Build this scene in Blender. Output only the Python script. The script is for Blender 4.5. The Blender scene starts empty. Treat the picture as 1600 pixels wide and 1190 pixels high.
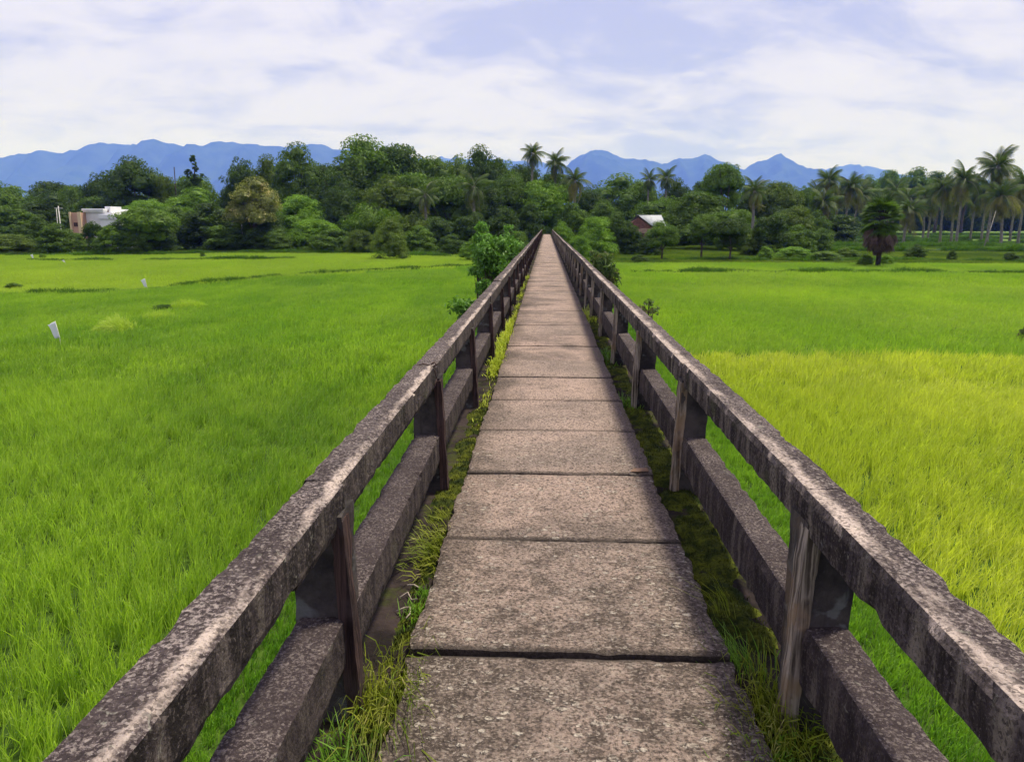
import bpy, math, random
import numpy as np
from mathutils import Vector, Matrix, noise
R = math.radians
rnd = random.Random(7)
nr = np.random.RandomState(11)
sc = bpy.context.scene
C = sc.collection

# ------------------------------------------------------------------ camera, sky, sun, exposure
CAM = Vector((0.0, 0.0, 4.3))
PITCH, YAW, FPX = R(11.52), R(2.52), 1202.0
cd = bpy.data.cameras.new('camera'); cam = bpy.data.objects.new('camera', cd); C.objects.link(cam)
cd.sensor_width = 36.0; cd.lens = 36.0*FPX/1600.0; cd.clip_start = 0.05; cd.clip_end = 60000
cam.location = CAM; cam.rotation_euler = (math.pi/2-PITCH, 0, YAW)
sc.camera = cam
CM = cam.rotation_euler.to_matrix()
sc.view_settings.view_transform = 'Standard'; sc.view_settings.look = 'None'
sc.view_settings.exposure = 0.88; sc.view_settings.gamma = 1.0; sc.view_settings.use_curve_mapping = False
try:
    sc.cycles.use_denoising = True
    sc.cycles.max_bounces = 6; sc.cycles.diffuse_bounces = 3; sc.cycles.transmission_bounces = 3
    sc.cycles.transparent_max_bounces = 6; sc.cycles.volume_bounces = 1
except Exception: pass

SUN_DIR = Vector((0.34, 0.24, 1.0)).normalized()
SUN_EL = math.asin(SUN_DIR.z); SUN_AZ = math.atan2(SUN_DIR.x, SUN_DIR.y)
sd = bpy.data.lights.new('sun', 'SUN'); sun = bpy.data.objects.new('sun', sd); C.objects.link(sun)
sd.energy = 3.0; sd.angle = R(7); sd.color = (1.0, 0.95, 0.87)
sun.rotation_euler = (-SUN_DIR).to_track_quat('-Z', 'Y').to_euler()

class NT:
    """small helper around a node tree"""
    def __init__(s, t): s.t = t; s.n = t.nodes; s.l = t.links
    def new(s, typ, **kw):
        n = s.n.new(typ)
        for k, v in kw.items():
            setattr(n, k, v)
        return n
    def put(s, sock, v):
        if v is None: return
        if isinstance(v, bpy.types.NodeSocket): s.l.new(v, sock)
        else:
            if isinstance(v, (tuple, list)) and sock.type == 'RGBA' and len(v) == 3: v = (*v, 1)
            sock.default_value = v
    def math(s, op, a, b=None, clamp=False):
        n = s.new('ShaderNodeMath', operation=op, use_clamp=clamp); s.put(n.inputs[0], a)
        if b is not None: s.put(n.inputs[1], b)
        return n.outputs[0]
    def mix(s, f, a, b, blend='MIX'):
        n = s.new('ShaderNodeMix', data_type='RGBA', blend_type=blend); n.clamp_factor = True
        s.put(n.inputs[0], f); s.put(n.inputs[6], a); s.put(n.inputs[7], b); return n.outputs[2]
    def noise(s, vec, scale, detail=5, rough=0.55, dist=0.0):
        n = s.new('ShaderNodeTexNoise'); s.put(n.inputs['Vector'], vec)
        n.inputs['Scale'].default_value = scale; n.inputs['Detail'].default_value = detail
        n.inputs['Roughness'].default_value = rough; n.inputs['Distortion'].default_value = dist
        return n.outputs[0]
    def voro(s, vec, scale, out='Distance', feature='F1', rand=1.0):
        n = s.new('ShaderNodeTexVoronoi', feature=feature); s.put(n.inputs['Vector'], vec)
        n.inputs['Scale'].default_value = scale; n.inputs['Randomness'].default_value = rand
        return n.outputs[out]
    def ramp(s, v, a, b, lo=0.0, hi=1.0):
        n = s.new('ShaderNodeMapRange', interpolation_type='SMOOTHSTEP'); s.put(n.inputs[0], v)
        n.inputs[1].default_value = a; n.inputs[2].default_value = b
        n.inputs[3].default_value = lo; n.inputs[4].default_value = hi
        return n.outputs[0]
    def scale(s, vec, sc_, off=(0, 0, 0)):
        n = s.new('ShaderNodeMapping'); s.put(n.inputs[0], vec); n.inputs[3].default_value = sc_
        n.inputs[1].default_value = off; return n.outputs[0]
    def sep(s, vec):
        n = s.new('ShaderNodeSeparateXYZ'); s.put(n.inputs[0], vec); return n.outputs
    def comb(s, x, y, z):
        n = s.new('ShaderNodeCombineXYZ'); s.put(n.inputs[0], x); s.put(n.inputs[1], y); s.put(n.inputs[2], z); return n.outputs[0]

w = bpy.data.worlds.new('World'); sc.world = w; w.use_nodes = True
W = NT(w.node_tree); W.n.clear()
sky = W.new('ShaderNodeTexSky', sky_type='NISHITA'); sky.sun_disc = False
sky.sun_elevation = SUN_EL; sky.sun_rotation = SUN_AZ
bg1 = W.new('ShaderNodeBackground'); W.l.new(sky.outputs[0], bg1.inputs[0]); bg1.inputs[1].default_value = 0.1
tc = W.new('ShaderNodeTexCoord'); xyz = W.sep(tc.outputs['Generated'])
zz = W.math('ADD', W.math('MAXIMUM', xyz[2], 0.0), 0.30)
cp = W.comb(W.math('DIVIDE', xyz[0], zz), W.math('DIVIDE', xyz[1], zz), 0.0)
cps = W.scale(cp, (1.5, 2.1, 1.0), (2.1, 6.4, 0.0))
n_big = W.noise(cps, 0.62, 3, 0.5, 0.3)
n_mid = W.noise(cps, 1.9, 9, 0.60, 0.6)
n_fin = W.noise(W.scale(cp, (1.3, 2.0, 1.0)), 4.0, 7, 0.62, 0.6)
dens = W.math('ADD', W.math('MULTIPLY', n_big, 0.55), W.math('ADD', W.math('MULTIPLY', n_mid, 0.5), W.math('MULTIPLY', n_fin, 0.24)))
br = W.ramp(dens, 0.505, 0.70)
ccol = W.mix(br, (0.285, 0.295, 0.455), (0.46, 0.445, 0.545))
ccol = W.mix(W.ramp(n_mid, 0.55, 0.8, 0, 0.55), ccol, (0.52, 0.51, 0.56))
bg2 = W.new('ShaderNodeBackground'); W.put(bg2.inputs[0], ccol); bg2.inputs[1].default_value = 1.0
mx = W.new('ShaderNodeMixShader'); W.put(mx.inputs[0], W.ramp(dens, 0.30, 0.45, 0.9, 1.0))
W.l.new(bg1.outputs[0], mx.inputs[1]); W.l.new(bg2.outputs[0], mx.inputs[2])
wo = W.new('ShaderNodeOutputWorld'); W.l.new(mx.outputs[0], wo.inputs[0])

# ------------------------------------------------------------------ naming, mesh and placing helpers
def tag(o, label=None, cat=None, group=None, kind=None):
    if label: o['label'] = label
    if cat: o['category'] = cat
    if group: o['group'] = group
    if kind: o['kind'] = kind
    return o
def link(o, parent=None):
    C.objects.link(o)
    if parent: o.parent = parent
    return o
def empty(name, loc=(0, 0, 0), rz=0.0):
    o = bpy.data.objects.new(name, None); o.location = loc; o.rotation_euler = (0, 0, rz); o.empty_display_size = 0.3
    return link(o)
def me_from(name, v, f, mats=(), smooth=False, fm=None):
    me = bpy.data.meshes.new(name)
    me.from_pydata(v if isinstance(v, list) else v.tolist(), [], f if isinstance(f, list) else f.tolist())
    for m in mats: me.materials.append(m)
    if fm is not None: me.polygons.foreach_set('material_index', fm)
    if smooth: me.polygons.foreach_set('use_smooth', [True]*len(me.polygons))
    me.update(); return me
def ob(name, me, parent=None, loc=(0, 0, 0), rot=(0, 0, 0), scl=(1, 1, 1)):
    o = bpy.data.objects.new(name, me); o.location = loc; o.rotation_euler = rot; o.scale = scl
    return link(o, parent)
def ray(px, py):
    return (CM @ Vector(((px-800)/FPX, (595-py)/FPX, -1.0))).normalized()
def at(px, py, Y):                       # a point at distance Y north of the viewpoint, seen in that direction
    d = ray(px, py); return CAM + d*(Y/d.y)
def ground_at(px, py, z=0.0):
    d = ray(px, py); return CAM + d*((z-CAM.z)/d.z)
def hat(py, Y, px=800): return at(px, py, Y).z
class Geo:
    def __init__(s): s.v = []; s.f = []; s.m = []
    def add(s, v, f, m=0):
        b = len(s.v); s.v += [tuple(p) for p in v]; s.f += [tuple(i+b for i in q) for q in f]; s.m += [m]*len(f)
    def box(s, x0, x1, y0, y1, z0, z1, m=0):
        s.add([(x0, y0, z0), (x1, y0, z0), (x1, y1, z0), (x0, y1, z0), (x0, y0, z1), (x1, y0, z1), (x1, y1, z1), (x0, y1, z1)],
              [(0, 3, 2, 1), (4, 5, 6, 7), (0, 1, 5, 4), (1, 2, 6, 5), (2, 3, 7, 6), (3, 0, 4, 7)], m)
    def tube(s, pts, rad, n=6, m=0, cap=True):
        pts = [Vector(p) for p in pts]; rings = []
        for i, p in enumerate(pts):
            t = (pts[min(i+1, len(pts)-1)] - pts[max(i-1, 0)]).normalized()
            a = t.orthogonal().normalized() if abs(t.z) < 0.99 else Vector((1, 0, 0)); b = t.cross(a)
            if i and rings:
                a = (last - t*last.dot(t)).normalized(); b = t.cross(a)
            last = a
            rings.append([p + (a*math.cos(2*math.pi*k/n) + b*math.sin(2*math.pi*k/n))*rad[i] for k in range(n)])
        v = [q for r in rings for q in r]; f = []
        for i in range(len(pts)-1):
            for k in range(n):
                f.append((i*n+k, i*n+(k+1) % n, (i+1)*n+(k+1) % n, (i+1)*n+k))
        if cap: f.append(tuple(range((len(pts)-1)*n, len(pts)*n))); f.append(tuple(reversed(range(n))))
        s.add(v, f, m)
    def mesh(s, name, mats, smooth=False): return me_from(name, s.v, s.f, mats, smooth, s.m)

# ------------------------------------------------------------------ materials
def newmat(name):
    m = bpy.data.materials.new(name); m.use_nodes = True; t = NT(m.node_tree); t.n.clear()
    o = t.new('ShaderNodeOutputMaterial'); return m, t, o
def principled(t, o, col, rough=0.85, bump=None, bstr=0.4, bdist=0.01, spec=0.25, trans=None, tcol=None):
    p = t.new('ShaderNodeBsdfPrincipled'); t.put(p.inputs['Base Color'], col); t.put(p.inputs['Roughness'], rough)
    p.inputs['Specular IOR Level'].default_value = spec
    if bump is not None:
        b = t.new('ShaderNodeBump'); b.inputs['Strength'].default_value = bstr; b.inputs['Distance'].default_value = bdist
        t.put(b.inputs['Height'], bump); t.l.new(b.outputs[0], p.inputs['Normal'])
    out = p.outputs[0]
    if trans:
        tr = t.new('ShaderNodeBsdfTranslucent'); t.put(tr.inputs[0], tcol if tcol is not None else col)
        mxs = t.new('ShaderNodeMixShader'); mxs.inputs[0].default_value = trans
        t.l.new(out, mxs.inputs[1]); t.l.new(tr.outputs[0], mxs.inputs[2]); out = mxs.outputs[0]
    t.l.new(out, o.inputs[0])
def wpos(t): return t.new('ShaderNodeNewGeometry').outputs['Position']
def plain(name, col, rough=0.8, var=0.25, scale=6.0, bump=0.3, spec=0.25):
    m, t, o = newmat(name); p = wpos(t); n = t.noise(p, scale, 6)
    c = t.mix(t.ramp(n, 0.3, 0.7), tuple(x*(1-var) for x in col), tuple(min(1, x*(1+var)) for x in col))
    principled(t, o, c, rough, n, bump, 0.01, spec); return m

def rail_concrete(name, xa, xb, streak=0.5, grime=0.0):
    """weathered cast concrete; a worn pale band of bare cement runs along the inner top arris (x from xa to xb)"""
    m, t, o = newmat(name); p = wpos(t); g = t.new('ShaderNodeNewGeometry'); nz = t.sep(g.outputs['Normal'])[2]; x = t.sep(p)
    n1 = t.noise(p, 2.6, 8, 0.62, 0.4); n2 = t.noise(p, 38, 6, 0.65); n3 = t.noise(p, 9, 7, 0.7, 0.6); n4 = t.noise(p, 130, 4, 0.7)
    base = t.mix(t.ramp(n1, 0.36, 0.66), (0.026, 0.020, 0.021), (0.074, 0.059, 0.058))
    base = t.mix(t.ramp(n3, 0.50, 0.74, 0, 0.8), base, (0.16, 0.125, 0.112))
    base = t.mix(t.ramp(n3, 0.46, 0.30, 0, 0.9), base, (0.014, 0.010, 0.010))
    # vertical run-off streaks on the faces
    sv = t.scale(p, (16, 16, 1.6)); s1 = t.noise(sv, 1.0, 6, 0.6, 0.2)
    side = t.ramp(nz, 0.5, 0.1)
    base = t.mix(t.math('MULTIPLY', t.ramp(s1, 0.50, 0.62), t.math('MULTIPLY', side, streak)), base, (0.20, 0.17, 0.135))
    base = t.mix(t.math('MULTIPLY', t.ramp(s1, 0.49, 0.38), t.math('MULTIPLY', side, 0.85)), base, (0.010, 0.008, 0.008))
    # worn band
    wob = t.math('MULTIPLY', t.math('SUBTRACT', t.noise(p, 7, 8, 0.75), 0.5), 0.12)
    xw = t.math('ADD', x[0], wob)
    mid, hw = (xa+xb)/2, abs(xb-xa)/2
    dist = t.math('ABSOLUTE', t.math('SUBTRACT', xw, mid))
    band = t.math('MULTIPLY', t.ramp(dist, hw*1.5, hw*0.3), t.ramp(nz, 0.25, 0.7))
    patch = t.ramp(t.noise(t.scale(p, (4, 1.1, 4)), 1.0, 6, 0.75), 0.42, 0.60)
    base = t.mix(t.math('MULTIPLY', t.math('MULTIPLY', band, patch), 0.92), base, (0.50, 0.40, 0.35))
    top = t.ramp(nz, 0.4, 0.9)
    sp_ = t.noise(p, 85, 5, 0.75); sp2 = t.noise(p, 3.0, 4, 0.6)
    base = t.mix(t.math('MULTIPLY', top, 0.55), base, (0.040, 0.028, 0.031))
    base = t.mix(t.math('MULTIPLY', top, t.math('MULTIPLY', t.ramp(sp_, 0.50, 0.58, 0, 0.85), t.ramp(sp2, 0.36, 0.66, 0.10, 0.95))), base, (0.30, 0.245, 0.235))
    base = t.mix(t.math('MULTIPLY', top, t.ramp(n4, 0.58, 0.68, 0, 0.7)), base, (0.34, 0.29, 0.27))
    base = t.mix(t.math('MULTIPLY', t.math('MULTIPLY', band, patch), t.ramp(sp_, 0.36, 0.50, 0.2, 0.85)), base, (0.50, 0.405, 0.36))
    base = t.mix(t.ramp(n4, 0.46, 0.32, 0, 0.8), base, (0.018, 0.013, 0.013))
    base = t.mix(t.math('MULTIPLY', side, t.ramp(sp_, 0.56, 0.64, 0, 0.45)), base, (0.22, 0.18, 0.16))
    lic = t.math('MULTIPLY', t.ramp(t.noise(p, 26, 5, 0.65, 1.0), 0.60, 0.68), t.ramp(t.noise(p, 4, 3), 0.50, 0.60))
    base = t.mix(t.math('MULTIPLY', lic, 0.6), base, (0.26, 0.25, 0.21))
    grn = t.math('MULTIPLY', side, t.ramp(t.noise(p, 3.3, 4, 0.6), 0.56, 0.72, 0, 0.4))
    base = t.mix(grn, base, (0.075, 0.085, 0.035))
    gv_ = t.new('ShaderNodeTexVoronoi'); t.put(gv_.inputs['Vector'], p); gv_.inputs['Scale'].default_value = 130
    gc = t.sep(gv_.outputs['Color'])
    base = t.mix(t.math('MULTIPLY', t.ramp(gc[0], 0.30, 0.10), 0.6), base, (0.016, 0.012, 0.012))
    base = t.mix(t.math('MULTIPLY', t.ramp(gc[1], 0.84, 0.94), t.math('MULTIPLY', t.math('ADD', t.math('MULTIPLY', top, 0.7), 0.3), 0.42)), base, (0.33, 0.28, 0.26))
    if grime: base = t.mix(t.ramp(t.noise(p, 4.5, 6, 0.7), 0.62, 0.40, grime*0.55, grime), base, (0.030, 0.021, 0.024))
    h = t.math('ADD', t.math('MULTIPLY', n2, 0.5), t.math('ADD', t.math('MULTIPLY', n3, 0.8), t.math('MULTIPLY', n4, 0.25)))
    principled(t, o, base, 0.93, h, 0.9, 0.014, 0.15); return m
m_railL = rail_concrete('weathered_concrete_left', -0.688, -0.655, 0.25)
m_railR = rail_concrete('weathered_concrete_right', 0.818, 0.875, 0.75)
m_lowL = rail_concrete('grimy_concrete_left', -9.1, -9.0, 0.3, 0.5)
m_lowR = rail_concrete('grimy_concrete_right', -9.1, -9.0, 0.7, 0.45)

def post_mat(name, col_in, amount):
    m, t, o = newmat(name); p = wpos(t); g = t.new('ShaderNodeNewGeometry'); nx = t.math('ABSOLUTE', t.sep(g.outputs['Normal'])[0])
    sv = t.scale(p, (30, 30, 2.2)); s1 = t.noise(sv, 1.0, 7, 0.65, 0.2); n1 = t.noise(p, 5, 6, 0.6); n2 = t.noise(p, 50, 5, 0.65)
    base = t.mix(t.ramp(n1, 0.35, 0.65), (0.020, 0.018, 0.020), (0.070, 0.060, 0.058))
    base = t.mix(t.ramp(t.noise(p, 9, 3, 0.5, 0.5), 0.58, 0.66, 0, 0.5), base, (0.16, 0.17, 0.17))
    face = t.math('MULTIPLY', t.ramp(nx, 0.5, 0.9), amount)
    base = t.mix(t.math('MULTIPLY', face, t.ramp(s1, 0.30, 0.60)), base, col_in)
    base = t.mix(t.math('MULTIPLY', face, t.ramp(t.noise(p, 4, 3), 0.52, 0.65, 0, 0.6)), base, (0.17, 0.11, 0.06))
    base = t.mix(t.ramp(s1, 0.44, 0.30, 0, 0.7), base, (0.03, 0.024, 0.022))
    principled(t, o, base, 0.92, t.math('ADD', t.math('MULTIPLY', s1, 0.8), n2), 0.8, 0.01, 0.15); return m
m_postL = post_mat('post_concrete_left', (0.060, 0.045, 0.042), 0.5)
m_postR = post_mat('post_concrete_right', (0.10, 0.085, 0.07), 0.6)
def batten_mat(name, col, col2, dark):
    m, t, o = newmat(name); p = wpos(t)
    s1 = t.noise(t.scale(p, (60, 60, 1.8)), 1.0, 7, 0.6, 0.3); n1 = t.noise(p, 5, 4, 0.6)
    c = t.mix(t.ramp(s1, 0.36, 0.62), dark, col)
    c = t.mix(t.ramp(n1, 0.50, 0.66, 0, 0.75), c, col2)
    principled(t, o, c, 0.92, s1, 0.9, 0.012, 0.1); return m
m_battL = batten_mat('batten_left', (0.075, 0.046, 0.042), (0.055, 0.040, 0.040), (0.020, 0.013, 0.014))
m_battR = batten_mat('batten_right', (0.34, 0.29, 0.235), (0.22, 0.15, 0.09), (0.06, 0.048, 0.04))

def deck_mat():
    m, t, o = newmat('deck_concrete'); p = wpos(t); x = t.sep(p)
    oi = t.new('ShaderNodeObjectInfo').outputs['Random']
    n1 = t.noise(p, 1.5, 7, 0.62, 0.4); n2 = t.noise(p, 9, 7, 0.68, 0.3); n3 = t.noise(p, 70, 6, 0.72); n5 = t.noise(p, 200, 3, 0.6)
    base = t.mix(t.ramp(n1, 0.34, 0.62), (0.200, 0.152, 0.133), (0.500, 0.360, 0.305))
    base = t.mix(t.ramp(oi, 0, 1, 0, 0.5), base, (0.34, 0.265, 0.23))
    # the middle is walked clean and pale, the edges hold grime
    ex = t.math('ABSOLUTE', t.math('ADD', x[0], t.math('ADD', -0.10, t.math('MULTIPLY', t.math('SUBTRACT', n1, 0.5), 0.5))))
    base = t.mix(t.ramp(ex, 0.32, 0.66, 0, 0.75), base, (0.060, 0.046, 0.041))
    nearf = t.ramp(x[1], 5.2, 2.2)
    base = t.mix(t.math('MULTIPLY', nearf, 0.25), base, (0.10, 0.078, 0.066))
    base = t.mix(t.math('MULTIPLY', nearf, t.ramp(n2, 0.58, 0.40, 0, 0.85)), base, (0.050, 0.038, 0.032))
    base = t.mix(t.math('MULTIPLY', nearf, t.ramp(n2, 0.56, 0.70, 0, 0.8)), base, (0.36, 0.28, 0.235))
    base = t.mix(t.ramp(n2, 0.48, 0.30, 0, 0.5), base, (0.075, 0.056, 0.048))
    # exposed pale aggregate
    nz_ = t.new('ShaderNodeTexNoise'); t.put(nz_.inputs['Vector'], p); nz_.inputs['Scale'].default_value = 45; nz_.inputs['Detail'].default_value = 3
    va = t.new('ShaderNodeVectorMath', operation='MULTIPLY_ADD'); t.l.new(nz_.outputs['Color'], va.inputs[0]); va.inputs[1].default_value = (.035, .035, .035); t.l.new(t.scale(p, (1, 1.5, 1)), va.inputs[2])
    wv = va.outputs[0]; v1 = t.voro(wv, 20); v2 = t.voro(wv, 44)
    c1 = t.new('ShaderNodeTexVoronoi'); t.put(c1.inputs['Vector'], wv); c1.inputs['Scale'].default_value = 20
    cs_ = t.sep(c1.outputs['Color']); pick = t.ramp(cs_[0], 0.30, 0.36); v1 = t.math('ADD', v1, t.math('MULTIPLY', t.math('SUBTRACT', cs_[1], 0.35), 0.28))
    mask = t.math('MULTIPLY', t.ramp(t.noise(p, 2.3, 4, 0.6), 0.42, 0.54), t.ramp(x[1], 7.5, 3.5, 0.1, 1.0))
    st1 = t.math('MULTIPLY', t.math('MULTIPLY', t.ramp(v1, 0.36, 0.26), pick), mask)
    st2 = t.math('MULTIPLY', t.ramp(v2, 0.30, 0.18), t.math('MULTIPLY', mask, 0.55))
    base = t.mix(st2, base, (0.40, 0.33, 0.28)); base = t.mix(t.math('MULTIPLY', st1, 0.85), base, (0.56, 0.49, 0.42))
    base = t.mix(t.ramp(n3, 0.52, 0.40, 0, 0.9), base, (0.036, 0.028, 0.025))
    base = t.mix(t.ramp(n3, 0.55, 0.66, 0, 0.7), base, (0.45, 0.36, 0.31))
    base = t.mix(t.ramp(n5, 0.50, 0.36, 0, 0.35), base, (0.07, 0.055, 0.05))
    gv_ = t.new('ShaderNodeTexVoronoi'); t.put(gv_.inputs['Vector'], wv); gv_.inputs['Scale'].default_value = 95
    gc = t.sep(gv_.outputs['Color']); nf2 = t.math('MULTIPLY', t.ramp(x[1], 6.0, 2.4, 0.22, 1.0), t.ramp(t.noise(p, 2.9, 5, 0.65, 0.3), 0.36, 0.60, 0.15, 1.0))
    base = t.mix(t.math('MULTIPLY', t.ramp(gc[0], 0.25, 0.05), t.math('MULTIPLY', nf2, 0.75)), base, (0.045, 0.035, 0.031))
    base = t.mix(t.math('MULTIPLY', t.ramp(gc[1], 0.80, 0.92), t.math('MULTIPLY', nf2, 0.65)), base, (0.44, 0.37, 0.32))
    base = t.mix(t.math('MULTIPLY', t.ramp(gc[2], 0.2, 0.9), t.math('MULTIPLY', nf2, 0.4)), base, (0.13, 0.10, 0.088))
    oy = t.math('ABSOLUTE', t.sep(t.new('ShaderNodeTexCoord').outputs['Object'])[1])
    oy = t.math('ADD', oy, t.math('MULTIPLY', t.math('SUBTRACT', n2, 0.5), 0.05))
    base = t.mix(t.math('MULTIPLY', t.ramp(oy, 0.475, 0.512, 0, 0.8), t.ramp(x[1], 9, 3, 0.45, 1.0)), base, (0.045, 0.036, 0.032))
    h = t.math('ADD', t.math('ADD', t.math('MULTIPLY', n3, 0.9), t.math('MULTIPLY', st1, 0.7)), t.math('ADD', t.math('MULTIPLY', st2, 0.4), t.math('ADD', t.math('MULTIPLY', n2, 0.9), t.math('MULTIPLY', gc[1], 0.5))))
    principled(t, o, base, 0.92, h, 1.0, 0.012, 0.15); return m
m_deck = deck_mat()
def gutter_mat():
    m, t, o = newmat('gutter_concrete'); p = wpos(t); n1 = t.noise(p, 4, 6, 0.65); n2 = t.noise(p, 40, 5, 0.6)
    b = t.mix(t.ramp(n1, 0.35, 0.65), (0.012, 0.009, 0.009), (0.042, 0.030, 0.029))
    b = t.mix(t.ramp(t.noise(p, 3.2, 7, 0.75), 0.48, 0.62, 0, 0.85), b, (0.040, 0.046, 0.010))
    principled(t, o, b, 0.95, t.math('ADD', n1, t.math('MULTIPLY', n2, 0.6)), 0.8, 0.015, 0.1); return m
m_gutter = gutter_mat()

def leaf_mat(name, dark, light, warm=None, trans=0.32, scale=0.5, rough=0.55, hue=0.16):
    """leaf colour: varies leaf cluster by leaf cluster and tree by tree"""
    m, t, o = newmat(name); p = wpos(t); oi = t.new('ShaderNodeObjectInfo').outputs['Random']
    n = t.noise(p, scale, 4, 0.7); n2 = t.noise(p, scale*5, 3, 0.6)
    f = t.math('ADD', t.math('MULTIPLY', n, 0.6), t.math('MULTIPLY', n2, 0.4))
    c = t.mix(t.ramp(f, 0.34, 0.66), dark, light)
    if warm: c = t.mix(t.ramp(t.noise(p, scale*0.9, 3), 0.54, 0.68, 0, 0.75), c, warm)
    v = t.math('ADD', 1-hue, t.math('MULTIPLY', oi, hue*2))
    c = t.mix(1.0, c, t.comb(v, v, v), 'MULTIPLY')
    principled(t, o, c, rough, None, spec=0.22, trans=trans, tcol=t.mix(1.0, c, (1.0, 1.15, 0.35), 'MULTIPLY')); return m
L_DARK = leaf_mat('leaves_dark', (0.034, 0.064, 0.014), (0.092, 0.155, 0.026))
L_MID = leaf_mat('leaves_mid', (0.055, 0.105, 0.017), (0.155, 0.25, 0.034))
L_BRIGHT = leaf_mat('leaves_bright', (0.095, 0.19, 0.02), (0.235, 0.39, 0.04))
L_OLIVE = leaf_mat('leaves_olive', (.060,.098,.016), (.165,.235,.034))
L_CREAM = leaf_mat('leaves_and_cream_blossom', (0.12, 0.15, 0.04), (0.26, 0.27, 0.08), warm=(0.62, 0.50, 0.24), scale=0.6)
L_PALM = leaf_mat('palm_leaflets', (0.035, 0.07, 0.016), (0.12, 0.17, 0.035), scale=0.8)
L_PALMY = leaf_mat('palm_leaflets_yellowing', (0.12, 0.13, 0.03), (0.33, 0.3, 0.09), scale=0.8)
L_DEAD = leaf_mat('dead_palm_leaves', (0.07, 0.045, 0.036), (0.19, 0.13, 0.105), scale=2, trans=0.1)
L_WEED = leaf_mat('roadside_leaves', (0.06, 0.15, 0.022), (0.22, 0.42, 0.08), scale=3, rough=0.45)
L_WEEDD = leaf_mat('lantana_leaves', (0.035, 0.07, 0.02), (0.16, 0.22, 0.08), warm=(0.24, 0.18, 0.13), scale=3, rough=0.5)
m_bark = plain('bark', (0.085, 0.070, 0.055), 0.9, 0.4, 3)
m_palmbark = plain('palm_bark', (0.20, 0.185, 0.16), 0.9, 0.3, 3)
m_blackbark = plain('palmyra_bark', (0.035, 0.028, 0.026), 0.9, 0.4, 5)

def rice_mat(name, ca, cb, tip, scale=0.22, tipamt=0.5, h=0.5):
    m, t, o = newmat(name); p = wpos(t); z = t.sep(p)[2]
    n = t.noise(t.scale(p, (1.0, 0.45, 0.2)), scale, 5, 0.62, 0.5); n2 = t.noise(p, 9, 3, 0.6); n3 = t.noise(p, 1.3, 3, 0.6)
    f = t.math('ADD', t.math('MULTIPLY', n, 0.7), t.math('MULTIPLY', n3, 0.3))
    c = t.mix(t.ramp(f, 0.38, 0.62), ca, cb)
    c = t.mix(t.ramp(n2, 0.56, 0.72, 0, tipamt), c, tip)
    c = t.mix(t.ramp(n2, 0.44, 0.28, 0, 0.5), c, tuple(v*0.5 for v in ca))
    principled(t, o, c, 0.5, None, spec=0.25, trans=0.48, tcol=t.mix(1.0, c, (1.1, 1.25, 0.4), 'MULTIPLY')); return m
G_L1 = rice_mat('rice_green_olive', (0.185, 0.32, 0.042), (0.345, 0.49, 0.066), (0.62, 0.68, 0.2))
G_L2 = rice_mat('rice_green', (0.19, 0.34, 0.044), (0.31, 0.46, 0.062), (0.46, 0.58, 0.14))
G_L3 = rice_mat('rice_bright', (0.32, 0.45, 0.06), (0.43, 0.54, 0.085), (0.55, 0.64, 0.17), 0.06)
G_R1 = rice_mat('rice_lime', (0.41, 0.48, 0.062), (0.6, 0.63, 0.098), (0.74, 0.74, 0.25), 0.20)
G_R2 = rice_mat('rice_green_right', (0.25, 0.4, 0.05), (0.37, 0.5, 0.07), (0.52, 0.62, 0.15), 0.10)
G_ST = rice_mat('meadow_grass', (0.12, 0.26, 0.034), (0.23, 0.39, 0.052), (0.38, 0.5, 0.12), 0.5)
G_RG = rice_mat('rough_grass', (0.085, 0.15, 0.022), (0.19, 0.26, 0.036), (0.34, 0.32, 0.1), 0.12, 0.6)
G_DK = rice_mat('bund_grass', (0.045, 0.1, 0.014), (0.09, 0.18, 0.022), (0.2, 0.26, 0.05), 0.5, 0.4)
G_DRY = rice_mat('dry_tuft_grass', (0.13, 0.18, 0.02), (0.3, 0.32, 0.045), (0.55, 0.48, 0.2), 5.0, 0.8)

def ground_mat():
    m, t, o = newmat('field_soil'); p = wpos(t); y = t.sep(p)[1]
    n = t.noise(p, 0.15, 6, 0.6); n2 = t.noise(p, 3, 5, 0.7)
    near = t.mix(t.ramp(n2, 0.3, 0.7), (0.022, 0.045, 0.008), (0.06, 0.11, 0.014))
    far = t.mix(t.ramp(n, 0.35, 0.65), (0.06, 0.11, 0.016), (0.13, 0.20, 0.03))
    principled(t, o, t.mix(t.ramp(y, 40, 100), near, far), 0.95, n2, 0.5, 0.05, 0.1); return m
m_ground = ground_mat()
def hill_mat():
    m, t, o = newmat('forested_hillside'); p = wpos(t); n = t.noise(p, 0.004, 8, 0.65); n2 = t.noise(p, 0.03, 5, 0.7)
    c = t.mix(t.ramp(n, 0.35, 0.65), (0.022, 0.045, 0.030), (0.045, 0.075, 0.045))
    principled(t, o, c, 1.0, t.math('ADD', n, t.math('MULTIPLY', n2, 0.2)), 0.6, 30.0, 0.0); return m
m_hill = hill_mat()

# ------------------------------------------------------------------ ground and mountains
gs = []
gv = [(-15800, -280, 0), (15800, -280, 0), (15800, 17500, 0), (-15800, 17500, 0)]
ground = ob('ground', me_from('ground', gv, [(0, 1, 2, 3)], [m_ground])); tag(ground, kind='structure')

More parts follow.
